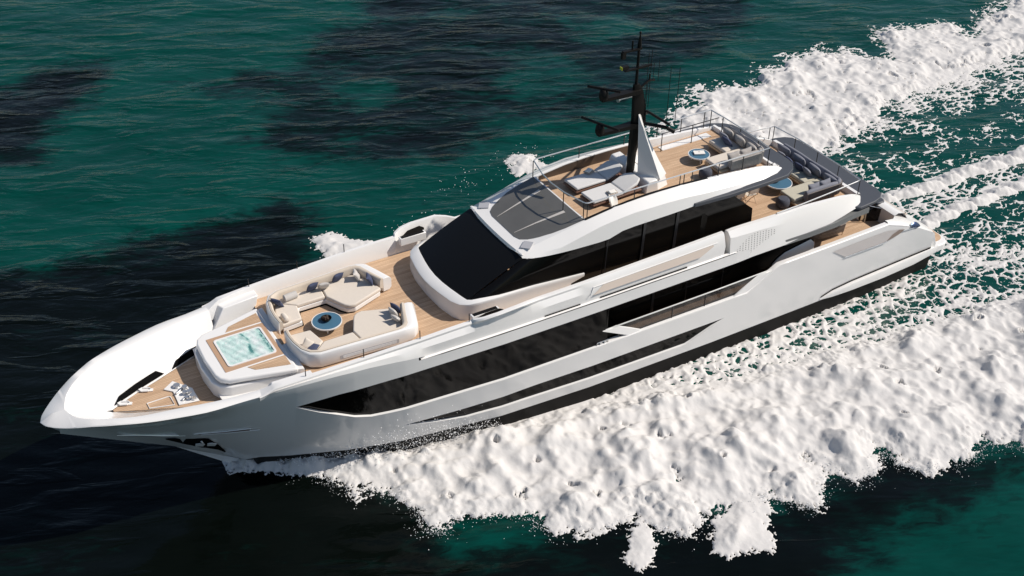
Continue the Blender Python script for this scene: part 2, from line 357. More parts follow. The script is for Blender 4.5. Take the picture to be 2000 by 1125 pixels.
# upper bow: from the deck-edge line out to the gunwale knuckle
def gun(x): return (x, B(x, zK(x)) if x < 32 else its(x, [32, 34, 35.04, 35.9, 36.55, 37.17, 37.79, 38.47, 39.06, 39.48, 39.75, 39.9, 40.0], [B(32, zK(32)), 2.89, 2.81, 2.60, 2.42, 2.20, 1.93, 1.53, 1.12, .76, .47, .26, 0.0]), zK(x))
rows = []
for x in [v for v in xs if v >= 27.5]:
    s = sect(x); a = P3(x, s['k11']); sx = stem_x(a[2]); g = gun(x)
    a = (min(x, sx), a[1] if x < sx else 0, a[2])
    rows.append([a, ((a[0]+g[0])/2, a[1]*.42+g[1]*.58, a[2]*.5+g[2]*.5-.03), g])
hull.loft(rows)
# transom end of the hull sides
tr = [P3(0.66, sect(0.66)[k]) for k in ('k2', 'k7')] + [(0.9, 3.2, 1.19), (0.9, 3.2, .45)]
hull.add(tr, [(0, 1, 2, 3)])
hull.both()
o_hull = part("hull", hull, M_hull, ang=28)
bt = MB(); bt.loft(strip('k0', 'k1', 0.66, 40)); bt.loft(strip('k1', 'k2', 0.66, 40)); bt.both()
bt.add([(1.75, -3.35, -1.5), (1.75, 3.35, -1.5), (1.75, 3.5, .45), (1.75, -3.5, .45)], [(0, 1, 2, 3)])
part("antifouling_band", bt, M_boot)
for sgn in (1, -1):
    g = MB().loft(strip('k4', 'k5', 13.36, 28.1)); part("lower_window", g if sgn > 0 else g.mirror(), M_glass)
    g = MB().loft(strip('k8', 'k9', X_SIDE, 32.05)); part("main_window", g if sgn > 0 else g.mirror(), M_glass)

# ------------------------------------------------------------------ upper-deck bulwarks (foredeck to the wing stations to the side panels)
yo = lambda x: itp(x, [13.6, 20, 26, 27.3, 29.5, 31.6, 33.0], [3.30, 3.34, 3.32, 3.30, 3.20, 3.10, 3.02])
zc = lambda x: itp(x, [13.6, 16, 20, 22.45, 22.7, 23.2, 24.5, 25.0, 25.16, 25.2, 26, 27.3, 29.5, 31.6, 32.7, 33.15, 33.3], [5.66, 5.60, 5.52, 5.50, 5.60, 5.70, 5.66, 5.60, 5.54, 5.46, 5.46, 5.43, 5.36, 5.29, 5.24, 5.05, 5.02])
wx_ = lambda x: itp(x, [22.4, 22.75, 23.2, 24.3, 24.8, 25.1, 25.2], [0, .14, .27, .30, .24, .10, 0])
yi = lambda x: itp(x, [13.6, 20, 26, 27.3, 29.5, 31.6, 32.8, 33.15], [3.12, 3.16, 3.17, 3.16, 3.07, 2.95, 2.76, 2.62])
bxs = sorted(set([round(v, 2) for v in np.arange(13.6, 33, 0.4)] + [14.2, 15.5, 19.7, 20.0, 22.4, 22.75, 23.2, 23.7, 24.3, 24.8, 25.1, 25.16, 25.2, 26, 27.4, 28.4, 29.4, 30.6, 31.6, 31.8, 32.7, 33.15, 33.3]))
for sgn in (1, -1):
    q = MB(); rows = []
    for x in bxs:
        zk = zK(x); yk = B(x, zk); wing = 22.75 <= x <= 25.12
        a = [(x, yk, zk)] if x >= 27.4 else [(x, yk-0.10, 4.70), (x, yk-0.10, 4.78)]
        if x >= 27.4: a = [(x, yk, zk-0.0005), (x, yk, zk)]
        o_ = yo(x) + wx_(x)
        if x > 20.2: a += [(x, yk*0.5+yo(x)*0.5+.03, zk*0.5+(5.46 if 22 < x < 25.3 else zc(x))*0.5), (x, yo(x)*.6+o_*.4+.02*(wx_(x) > 0), zc(x)-.22+.08*(wx_(x) <= 0))]
        else:       # recessed side panel between a white rail and a white sill
            a += [(x, yk*0.6+o_*0.4+.03, zk*0.6+zc(x)*0.4), (x, yk*.12+o_*.88+.02, zk*.12+zc(x)*.88-.02)]
        a += [(x, o_+0.01, zc(x)-0.05), (x, o_-0.03, zc(x)), (x, yi(x)+0.02+wx_(x), zc(x)), (x, yi(x)+wx_(x), zc(x)-0.03), (x, yi(x)-0.06, 4.60)]
        rows.append(a)
    q.loft(rows, cap0=True)
    if sgn < 0: q = q.mirror()
    part("bulwark", q, M_white, ang=30)
    # beige recessed panel and scupper slot on the outer face
    def face(x, t):     # t 0 at sill, 1 at rail
        yk = B(x, 4.76)-0.1; return (x, sgn*(yk+.1+(yo(x)-yk-.1)*t+.042-.02*max(0, t-.45)), 4.76+(zc(x)-4.76)*t)
    pn = [[face(x, .30 if 14.9 < x else .30+.28*(14.9-x)/.7), face(x, min(.66, .30+.36*(20.05-x)/.5) if x > 19.55 else .66)] for x in [14.2, 14.6, 14.9, 15.5, 16.5, 17.5, 18.5, 19.55, 19.8, 20.05]]
    part("side_panel", MB().loft(pn), M_beige)
    part("panel_frame", MB().tube([face(x, .68) for x in (14.0, 16, 18, 19.5, 20.0)]+[face(20.2, .3)], 0.018, 6), M_white)
    sl = [[(x, sgn*(B(x, 4.7)-0.085), 4.695), (x, sgn*(B(x, 4.7)-0.085), 4.765)] for x in (15.5, 16.5, 18, 19.7)]
    part("scupper_slot", MB().loft(sl), M_matt )
    sl = [[(x, sgn*(B(x, 4.7)-0.09), 4.69), (x, sgn*(B(x, 4.7)-0.085), 4.76)] for x in (20.6, 21.3, 22.2)]
    part("scupper_slot", MB().loft(sl), M_matt )
    # groove above the upper strake: its lit ledge
    gl = [[(x, sgn*B(x, 4.68), 4.68), (x, sgn*(B(x, 4.7)-0.12), 4.70)] for x in [13.0, 15, 17, 19, 21, 23, 25, 26.4, 27.4]]
    part("strake_ledge", MB().loft(gl), M_white)
    # wing control station: dark console pocket inside the raised wing
    wp = [(25.0, 3.13, 5.34), (24.6, 3.22, 5.56), (24.05, 3.26, 5.60), (23.85, 3.24, 5.48), (23.9, 3.16, 5.34)]
    part("wing_console", MB().plate([(a, sgn*b, c) for a, b, c in wp], (0, -0.03*sgn, 0)), M_black)
    part("console_shelf", MB().box((24.5, sgn*2.99, 5.30), (1.15, .22, .34)), M_white, bevel=0.02)
    part("console_top", MB().box((24.5, sgn*2.99, 5.475), (1.0, .17, .012)), M_black)

# bow cap and inner flare
ci = lambda x: its(x, [33.15, 34.35, 35.85, 37.65, 38.4, 38.75, 39.0, 39.15], [2.62, 2.46, 2.12, 1.62, 1.16, .84, .46, 0.0])
ft = lambda x: itp(x, [33.0, 33.2, 34.1, 35.0, 35.8, 36.8, 37.65], [2.15, 2.05, 1.60, 1.22, .88, .48, 0.06])
bow = MB(); rows = []; rows2 = []
bx = [33.15, 33.6, 34.0, 34.35, 34.7, 35.1, 35.5, 35.85, 36.3, 36.7, 37.0, 37.3, 37.65, 37.85, 38.05, 38.25, 38.4, 38.6, 38.75, 38.9, 39.0, 39.08, 39.15]
for x in bx:
    g = gun(x); rows.append([g, (x, g[1]-0.03, g[2]+0.025), (x, ci(x)+0.04 if x < 39.1 else 0, zK(x)+0.035), (x, ci(x), zK(x)+0.01)])
    zf = 4.0 if x <= 37.65 else 4.0+(x-37.65)/(39.15-37.65)*(zK(39.15)-4.0)
    yf = ft(x) if x <= 37.65 else 0.0
    rows2.append([(x, ci(x), zK(x)+0.01), (x, (ci(x)*.62+yf*.38), zK(x)*.5+zf*.5), (x, yf, zf)])
for x in (39.35, 39.48, 39.6, 39.68, 39.75, 39.82, 39.88, 39.93, 39.97, 40.0):
    g = gun(x); rows.append([g, (x-.02, max(g[1]-0.03, 0), g[2]+0.025), (39.15+(x-39.15)*.5, 0, zK(39.15)+.035), (39.15, 0, zK(39.15)+.01)])
bow.loft(rows); bow.loft(rows2); bow.both(); part("bow_bulwark", bow, M_white, ang=40)
# thickened bulwark beside the tub
for sgn in (1, -1):
    q = MB().add([(33.35, 2.15, 4.2), (33.30, 2.62, 4.2), (32.8, 2.82, 5.06), (32.65, 2.45, 5.06), (31.25, 3.1, 5.10), (31.25, 2.55, 5.10), (31.5, 2.5, 4.2), (31.5, 3.0, 4.2)],
                 [(0, 1, 2, 3), (3, 2, 4, 5), (0, 3, 5, 6), (5, 4, 7, 6), (0, 6, 7, 1), (1, 7, 4, 2)])
    part("bulwark_locker", q if sgn > 0 else q.mirror(), M_white, bevel=0.03)
# mooring recesses: dark slots along the foot of the flare
for sgn in (1, -1):
    def fl(x, t): return (x, sgn*((ci(x)*t+ft(x)*(1-t)) if x < 37.65 else 0)-0.03*sgn, 4.0+(zK(x)-4.0)*t+0.02)
    part("mooring_slot", MB().loft([[fl(x, 0.05), fl(x, b)] for x, b in ((37.5, .07), (37.25, .17), (36.6, .20), (36.1, .215), (35.75, .22), (35.5, .06))]), M_matt )
    part("mooring_slot", MB().loft([[fl(x, 0.03), fl(x, b)] for x, b in ((35.15, .05), (34.9, .19), (34.4, .22), (34.05, .235))]), M_matt )

# ------------------------------------------------------------------ decks
def deck(name, pts, z, m=M_teak, t=0.05):
    poly = list(pts)+[(x, -y) for x, y in reversed(pts) if abs(y) > 1e-6]
    return part(name, MB().prism(poly, z-t, z), m)
deck("foredeck", [(31.45, 0), (31.45, 2.9), (29.5, 2.98), (27.3, 3.1), (20, 3.08), (12.0, 3.02), (12.0, 0)], 4.68)
deck("upper_deck", [(11.99, 0), (11.99, 2.98), (9, 2.9), (5.75, 2.72), (5.75, 0)], 4.68)
deck("mooring_deck", [(37.62, 0), (37.62, .05), (36.8, .47), (35.8, .86), (35.0, 1.2), (34.1, 1.58), (33.2, 2.05), (33.0, 0)], 4.0)
deck("side_floor", [(34.3, 0), (34.2, 1.7), (33.2, 2.55), (31.4, 2.9), (31.4, 0)], 4.22, M_white, 0.1)
deck("sundeck", [(19.6, 0), (19.5, 1.86), (10.3, 1.86), (10.3, 0)], 7.1)
deck("cockpit", [(18.2, 0), (18.2, 3.5), (5, 3.5), (2.6, 3.3), (2.6, 0)], 2.2)
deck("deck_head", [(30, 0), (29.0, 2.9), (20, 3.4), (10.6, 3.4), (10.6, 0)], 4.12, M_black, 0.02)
# windlass plate, hatch, capstans
part("windlass_plate", MB().prism([(35.78, -.22), (35.36, -.52), (34.86, .2), (34.86, .98), (35.56, .86), (35.52, .06)], 4.01, 4.05), M_white, bevel=0.01)
for (x, y, r_, h) in ((35.33, -.12, .13, .10), (35.12, .16, .10, .16), (35.2, .42, .09, .14), (35.05, .5, .10, .18), (35.2, .72, .08, .12), (35.02, .8, .11, .2)):
    part("capstan", MB().lathe([(r_, 0), (r_*.6, h*.3), (r_*.55, h*.7), (r_*.95, h*.85), (r_*.9, h)], (x, y, 4.05), 16), M_steel)
part("chain_stopper", MB().box((35.28, .15, 4.09), (.5, .07, .07), .6).box((35.2, .6, 4.09), (.45, .07, .07), .6), M_steel, bevel=.01)
hp = [(36.5, .21), (35.75, .21), (35.68, .26), (35.68, .75), (36.5, .5)]
part("deck_hatch", MB().tube([(x, y, 4.015) for x, y in hp], 0.022, 6, closed=True), M_white)
for x0, y0, a in ((36.35, -.52, .42), (37.2, -.16, .42)):
    c, s_ = math.cos(a), math.sin(a)
    part("fairlead", MB().tube([(x0+c*dx-s_*dy, y0-s_*dx-c*dy, 4.06) for dx, dy in ((-.22, 0), (-.12, -.09), (.12, -.09), (.22, 0), (.12, .09), (-.12, .09))], .028, 6, closed=True).box((x0, y0, 4.02), (.55, .14, .03), -a), M_white)

# ------------------------------------------------------------------ hot tub island
top = [(34.25, 0), (34.2, 1.0), (34.1, 1.28), (33.85, 1.48), (33.4, 1.58), (31.65, 2.05), (31.5, 2.05)]
full = lambda h: h+[(x, -y) for x, y in reversed(h) if y > 0]
tub = MB().prism(full(top), 4.70, 4.93); o_tub = part("hot_tub", tub, M_white, bevel=0.07, seg=3)
part("tub_plinth", MB().prism(full([(34.40, 0), (34.33, .95), (34.15, 1.32), (33.8, 1.52), (31.6, 1.9), (31.5, 1.9)]), 4.0, 4.62), M_white, bevel=0.05)
part("tub_shadow_gap", MB().prism(full([(34.08, 0), (34.04, 1.0), (33.9, 1.32), (31.5, 1.85)]), 4.6, 4.72), M_matt )
def _sub(name, mb, m, par, **k):
    """a piece of a yacht part (every yacht part has its origin at the world origin)"""
    o = build(name, mb, m, None, **k); o.parent = par; return o
def ringpoly(outer, inner, z0, z1):
    m = MB(); n = len(outer)
    rows = [[(x, y, z0) for x, y in outer], [(x, y, z1) for x, y in outer], [(x, y, z1) for x, y in inner], [(x, y, z0) for x, y in inner]]
    rr_ = [[rows[k][i] for k in range(4)] for i in range(n)]; rr_.append(rr_[0]); return m.loft(rr_)
def rrect(x0, x1, y0, y1, r, n=5):
    out = []
    for cx, cy, a in ((x1-r, y1-r, 0), (x0+r, y1-r, 90), (x0+r, y0+r, 180), (x1-r, y0+r, 270)):
        for k in range(n+1):
            t = R(a+90*k/n); out.append((cx+r*math.cos(t), cy+r*math.sin(t)))
    return out
_sub("teak_surround", ringpoly(rrect(31.66, 33.82, -1.06, 1.06, .02), rrect(31.86, 33.60, -.85, .85, .12), 4.92, 4.945), M_trim, o_tub)
_sub("tub_rim", ringpoly(rrect(31.82, 33.63, -.87, .87, .13), rrect(31.89, 33.56, -.80, .80, .10), 4.9, 4.972), M_white, o_tub)
wm = MB(); nx, ny = 60, 60; rows = []
for i in range(nx+1):
    x = 31.87+1.71*i/nx; row = []
    for j in range(ny+1):
        y = -.82+1.64*j/ny; h = .012*math.sin(x*9+3*math.sin(y*4))*math.cos(y*11+x*5)+.008*math.sin(23*x+11*y); row.append((x, y, 4.948+h))
    rows.append(row)
wm.loft(rows); ow = _sub("tub_water", wm, M_tub, o_tub, weld=False)
fa = ow.data.attributes.new("froth", 'FLOAT', 'POINT')
fa.data.foreach_set("value", [(.22*math.exp(-((v.co.x-32.28)/.16)**2) - (.22*math.exp(-((v.co.x-31.98)/.07)**2)) - .20*math.exp(-((v.co.x-32.55-0.06*math.sin(v.co.y*5))/.07)**2) + (.05 if v.co.x > 32.7 else 0)) for v in ow.data.vertices])
for s_ in (1, -1):
    wd = [(33.05, s_*1.15), (32.85, s_*1.42), (31.66, s_*1.74), (31.66, s_*1.15)]
    _sub("teak_inlay", MB().prism(wd if s_ > 0 else wd[::-1], 4.92, 4.945), M_teak, o_tub)
    part("lounge_step", MB().prism([(31.68, s_*.42), (31.68, s_*2.0), (31.30, s_*2.08), (31.30, s_*.42)], 4.6, 4.86), M_white, bevel=.02)
part("entry_step", MB().box((31.56, 0, 4.80), (.3, .82, .24)), M_teak)

# ------------------------------------------------------------------ wheelhouse
pl = [((25.41, 0), (25.48, 0), (25.03, 0)), ((25.39, .55), (25.45, .5), (25.0, .55)), ((25.36, 1.05), (25.38, 1.0), (24.93, 1.05)), ((25.22, 1.75), (25.24, 1.7), (24.80, 1.75)), ((25.05, 2.08), (25.06, 2.06), (24.73, 2.03)),
      ((24.75, 2.27), (24.78, 2.28), (24.60, 2.14)), ((24.35, 2.36), (24.35, 2.39), (24.3, 2.25)), ((23.5, 2.40), (23.5, 2.43), (23.5, 2.30)), ((22, 2.42), (22, 2.45), (22, 2.33)), ((20.4, 2.43), (20.4, 2.46), (20.4, 2.36)), ((20.35, 2.43), (19.75, 2.46), (19.75, 2.40))]
rows = []
for k, (a, b, c) in enumerate(pl):
    zt = itp(b[0], [19.7, 22, 24.3, 25], [5.24, 5.40, 5.46, 5.40])
    rows.append([(a[0], a[1], 4.66), (a[0]+.02*(k < 5), a[1]+.01, 4.95), (b[0]-.06*(k < 6), b[1]-.02, zt-.14), (b[0], b[1], zt-.03), (b[0]-.03*(k < 6), b[1]-.015, zt), (c[0], c[1], zt+.07 if k < 7 else zt), (c[0]-.1*(k < 6), c[1]-.03, zt-.05)])
part("windshield_coaming", MB().loft(rows).both(), M_white, ang=50)
wb = [(25.02, 0, 5.45), (24.99, .55, 5.45), (24.92, 1.05, 5.45), (24.79, 1.72, 5.45), (24.71, 2.05, 5.45)]
wt = [(22.46, 0, 6.58), (22.455, .55, 6.58), (22.43, 1.05, 6.58), (22.39, 1.72, 6.575), (22.33, 2.06, 6.56)]
ws = MB(); rows = []
for a, b in list(zip(wb, wt)): rows.append([tuple(a[i]+(b[i]-a[i])*t+(0.05*math.sin(math.pi*t) if i == 2 else 0) for i in range(3)) for t in (0, .2, .4, .6, .8, 1)])
ws.loft(rows).both(); part("windshield", ws, M_wglass, ang=60)
for s_ in (1, -1):
    sb = [(24.71, 2.05, 5.45), (24.5, 2.16, 5.44), (24.2, 2.25, 5.40), (23.5, 2.30, 5.35), (22, 2.33, 5.2), (20, 2.36, 4.9), (18, 2.4, 4.7), (15, 2.42, 4.68), (12.6, 2.42, 4.68), (11.4, 2.42, 4.68)]
    st = [(22.33, 2.06, 6.56), (22.15, 2.16, 6.56), (21.9, 2.24, 6.56), (21.3, 2.32, 6.56), (20.3, 2.42, 6.56), (19.2, 2.48, 6.56), (18.0, 2.50, 6.86), (15, 2.52, 6.92), (12.9, 2.50, 6.9), (11.45, 2.46, 5.72)]
    part("side_window", MB().loft([[a, tuple((a[i]+b[i])/2+(.03 if i == 1 else 0) for i in range(3)), b] for a, b in zip(sb, st)]) if s_ > 0 else MB().loft([[a, tuple((a[i]+b[i])/2+(.03 if i == 1 else 0) for i in range(3)), b] for a, b in zip(sb, st)]).mirror(), M_glass, ang=50)
    for x, wd_ in ((17.15, .12), (15.55, .14), (18.85, .04)):
        part("window_mullion", MB().plate([(x, s_*2.47, 4.7), (x-wd_, s_*2.47, 4.7), (x-wd_-.02, s_*2.555, 6.85 if x < 18 else 6.5), (x-.02, s_*2.555, 6.85 if x < 18 else 6.5)], (0, .012*s_, 0)), M_post)
aw = MB().prism([(11.4, -2.3), (11.4, 2.3), (11.55, 2.44), (12.9, 2.44), (12.9, -2.44), (11.55, -2.44)], 4.68, 5.72); part("aft_glass_end", aw, M_glass, bevel=.22, seg=4)
part("saloon_door", MB().box((12.95, 0, 5.8), (.04, 4.8, 2.2)), M_glass)

# ------------------------------------------------------------------ roof, coamings, sundeck
rz = lambda x: itp(x, [19.5, 21, 21.6, 22.0, 22.43, 22.48], [7.30, 6.99, 6.83, 6.76, 6.69, 6.57])
yt = lambda x: itp(x, [9.75, 10.2, 11, 13, 16, 19.5, 20.3, 21, 21.6, 22.2, 22.47], [2.02, 2.02, 1.98, 1.96, 1.96, 1.95, 1.93, 1.88, 1.82, 1.75, 1.72])
zt_ = lambda x: itp(x, [9.75, 10.0, 10.4, 11.2, 13, 15, 16.5, 18, 19.5, 20.3, 21, 21.6, 22.0, 22.43, 22.48], [6.98, 7.10, 7.22, 7.34, 7.46, 7.58, 7.60, 7.52, 7.31, 7.14, 6.99, 6.83, 6.76, 6.69, 6.57])
yc_ = lambda x: itp(x, [9.75, 10.2, 11, 13.6, 17.6, 19.9, 20.8, 21.6, 22.2, 22.47], [2.06, 2.22, 2.32, 2.46, 2.48, 2.44, 2.38, 2.22, 2.05, 1.98])
zc_ = lambda x: itp(x, [9.75, 10.2, 11, 13.6, 15.45, 17.6, 19.0, 19.9, 20.8, 21.6, 22.2, 22.47], [6.97, 7.0, 7.04, 7.17, 7.33, 7.36, 7.22, 7.00, 6.75, 6.66, 6.60, 6.55])
yl = lambda x: itp(x, [9.75, 10.2, 11, 13, 16, 19, 20.5, 21.4, 21.9, 22.2, 22.35], [2.07, 2.30, 2.42, 2.54, 2.58, 2.56, 2.48, 2.36, 2.26, 2.15, 2.05])
zl = lambda x: itp(x, [9.75, 10.6, 12, 14.7, 17.6, 18.15, 18.75, 19.2, 21, 22.4], [6.96, 6.96, 6.98, 6.85, 6.80, 6.76, 6.58, 6.56, 6.55, 6.55])
rxs = [9.75, 10.0, 10.2, 10.6, 11, 12, 13, 14, 15, 16, 17, 17.6, 18.15, 18.75, 19.2, 19.6, 20.3, 20.8, 21.0, 21.4, 21.7, 22.0, 22.2, 22.35]
roof = MB(); rows = []
for x in (19.45, 19.9, 20.4, 21.0, 21.5, 22.0, 22.25, 22.40, 22.43, 22.48):
    x2 = min(x, 22.38); ye = yt(x2) if x < 22.3 else 2.0
    rows.append([(x-(.10*(y/2)**2 if x > 22.1 else 0), y, (rz(x) if abs(y) < 1.2 else rz(x)*(1-(abs(y)-1.2)/(max(ye, 1.3)-1.2))+zt_(x2)*(abs(y)-1.2)/(max(ye, 1.3)-1.2))) for y in [-ye, -1.6 if ye > 1.65 else -ye*.95, -1.2, -.6, 0, .6, 1.2, 1.6 if ye > 1.65 else ye*.95, ye]])
rows.append([(x-.25, y*.97, 6.53) for x, y, z in rows[-1]])
roof.loft(rows)
part("roof_brow", roof, M_white, ang=28)
side = MB(); rows = []
for x in rxs:
    a = [(x, yt(x)-.13, 7.02 if x < 19.4 else zt_(x)-.01), (x, yt(x)-.12, zt_(x)-.02 if x < 19.4 else zt_(x)-.005), (x, yt(x), zt_(x)), (x, yc_(x), zc_(x)), (x, yl(x), zl(x)), (x, yl(x)-.10, zl(x)-.005), (x, 1.6, zl(x)+.03)]
    rows.append(a)
side.loft(rows, cap0=True)
for s_ in (1, -1): part("roof_coaming", side if s_ > 0 else side.mirror(), M_white, ang=16)
for s_ in (1, -1):
    part("coaming_lining", MB().loft([[(x, s_*(yt(x)-.137), 7.11), (x, s_*(yt(x)-.127), zt_(x)-.05)] for x in (13.9, 15, 16, 17, 18, 18.8, 19.3)]), bpy.data.materials.get("brown_lining") or mat("brown_lining", (.085, .06, .045), .35, var=.1, vscale=2))
part("sundeck_soffit", MB().prism(full([(22.2, 0), (22.2, 1.9), (19, 2.35), (12.5, 2.4), (9.9, 1.95), (9.9, 0)]), 6.55, 6.60) if False else MB().prism(full([(18, 0), (18, 2.35), (12.5, 2.35), (9.6, 1.95), (9.6, 0)]), 6.74, 6.79), M_under)
part("sundeck_overhang", MB().prism(full([(8.98, 0), (9.0, 1.6), (9.08, 2.0), (9.35, 2.32), (9.9, 2.62), (11, 2.68), (13, 2.70), (14.7, 2.60), (14.7, 0)]), 6.80, 6.965), M_slate, bevel=.02)
part("sundeck_aft_coaming", MB().loft([[(10.15, y, 6.98), (10.17, y, 7.26), (10.30, y, 7.27), (10.34, y, 7.08)] for y in (-1.95, -1, 0, 1, 1.95)]), M_white)
# skylight with its white ribs
def onroof(x, y, h): return (x, y, (rz(x) if x > 19.4 else 7.3)+h)
sk = [(22.03, 0), (22.02, .9), (21.95, 1.15), (21.72, 1.36), (21.3, 1.56), (20.85, 1.72), (20.3, 1.82), (19.52, 1.88), (19.5, 0)]
g = MB(); rows = []
for x, y in [(22.03, .85), (21.95, 1.15), (21.72, 1.36), (21.3, 1.56), (20.85, 1.72), (20.3, 1.82), (19.52, 1.88)]:
    rows.append([onroof(x, -y+2*y*k/8, .014) for k in range(9)])
o_sk = part("skylight", g.loft(rows), M_smoke, ang=50)
for s_ in (1, -1): _sub("skylight_rib", MB().loft([[onroof(x, s_*(y-b), .02), onroof(x, s_*(y+b), .02)] for x, y, b in ((21.9, .66, .010), (21, .76, .035), (19.8, .92, .075))]), M_ltgrey, o_sk)
# dark edge strip beside the sundeck
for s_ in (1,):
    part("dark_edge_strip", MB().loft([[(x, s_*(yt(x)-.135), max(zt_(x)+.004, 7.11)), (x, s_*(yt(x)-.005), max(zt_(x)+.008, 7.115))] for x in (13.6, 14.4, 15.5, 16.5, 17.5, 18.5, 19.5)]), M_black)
for s_ in (1, -1):
    c = (22.0, s_*1.72, 6.80); q = MB()
    a = R(38)*s_; n_ = (-.2, 0, 1)
    pts = []
    for dx, dy in ((-.21, -.2), (.21, -.2), (.21, .2), (-.21, .2)):
        x = 21.93+dx*math.cos(a)-dy*math.sin(a); y = s_*1.66+dx*math.sin(a)+dy*math.cos(a); pts.append((x, y, rz(x)+.01))
    part("roof_vent", q.plate(pts, (0, 0, .035)), mat("vent_grey", (.42, .42, .44), .5) if s_ > 0 else bpy.data.materials["vent_grey"], bevel=.008)

# ------------------------------------------------------------------ upper-deck aft wings and overhang
ux = [5.6, 5.8, 6.2, 7, 8.1, 9.2, 10.4, 11.6, 12.4, 13.0, 13.35]
uz = lambda x: itp(x, [5.6, 5.93, 6.6, 7.5, 9.2, 10.9, 12.9, 13.35], [4.84, 5.03, 5.22, 5.38, 5.55, 5.58, 5.63, 5.60])
ucz = lambda x: itp(x, [5.6, 6.2, 8.2, 11.6, 13, 13.35], [4.80, 4.74, 5.03, 5.30, 5.36, 5.40])
ulz = lambda x: itp(x, [5.6, 6.2, 8.1, 10.35, 10.38, 13.35], [4.74, 4.58, 4.38, 4.30, 4.20, 4.18])
uw = lambda x: itp(x, [5.6, 5.8, 6.2, 7.5, 10, 13.35], [0, .45, .75, .95, 1, 1])
for s_ in (1, -1):
    rows = []
    for x in ux:
        k = uw(x); yb = 2.80+.25*min(1, max(0, (x-5.6)/3))
        rows.append([(x, yb-.02, 4.66), (x, yb, uz(x)-.03), (x, yb+.05, uz(x)), (x, yb+.08+.12*k, uz(x)-.005), (x, yb+.10+.30*k, ucz(x)), (x, yb+.12+.42*k, ulz(x)), (x, yb+.05+.3*k, ulz(x)-.01)])
    q = MB().loft(rows, cap0=True, cap1=True); part("upper_deck_wing", q if s_ > 0 else q.mirror(), M_white, ang=22)
    # perforated grille: one panel, the holes are in its material
    gp = []
    for x, t0, t1 in ((13.15, .28, .36), (12.8, .16, .62), (12.4, .14, .86), (12.0, .30, .95), (11.6, .46, .95), (11.2, .60, .92), (10.95, .70, .86)):
        k = uw(x); yb = 3.05; f_ = lambda t: (x, s_*((yb+.12+.42*k)+((yb+.10+.30*k)-(yb+.12+.42*k))*t+.004), ulz(x)+(ucz(x)-ulz(x))*t)
        gp.append([f_(t0), f_((t0+t1)/2), f_(t1)])
    part("wing_grille", MB().loft(gp), M_perf)
    # soffit block where the strake stops under the wing
    part("wing_soffit", MB().prism([(10.36, s_*2.9), (10.36, s_*3.57), (9, s_*3.60), (7.5, s_*3.56), (6.2, s_*3.40), (5.4, s_*3.36), (5.4, s_*2.7), (8.2, s_*2.6)], 4.16, 4.42), M_under)
    part("strake_end", MB().add([(13.0, s_*B(13, 4.68), 4.68), (13.0, s_*B(13, 4.17), 4.17), (10.4, s_*3.50, 4.18), (10.4, s_*3.48, 4.30)], [(0, 1, 2, 3)]), M_hull)
part("upper_overhang", MB().prism(full([(4.18, 0), (4.2, 1.9), (4.25, 2.6), (4.35, 2.95), (4.65, 3.2), (5.1, 3.33), (6.0, 3.40), (6.3, 3.2), (6.3, 0)]), 4.50, 4.64), M_slate, bevel=.03)
part("upper_soffit", MB().prism(full([(4.5, 0), (4.5, 2.8), (6, 2.6), (10.6, 2.6), (10.6, 0)]), 4.10, 4.15), M_under)
part("upper_aft_coaming", MB().loft([[(5.52, y, 4.63), (5.54, y, 4.90), (5.72, y, 4.91), (5.78, y, 4.67)] for y in (-2.8, -1.4, 0, 1.4, 2.8)]), M_white)

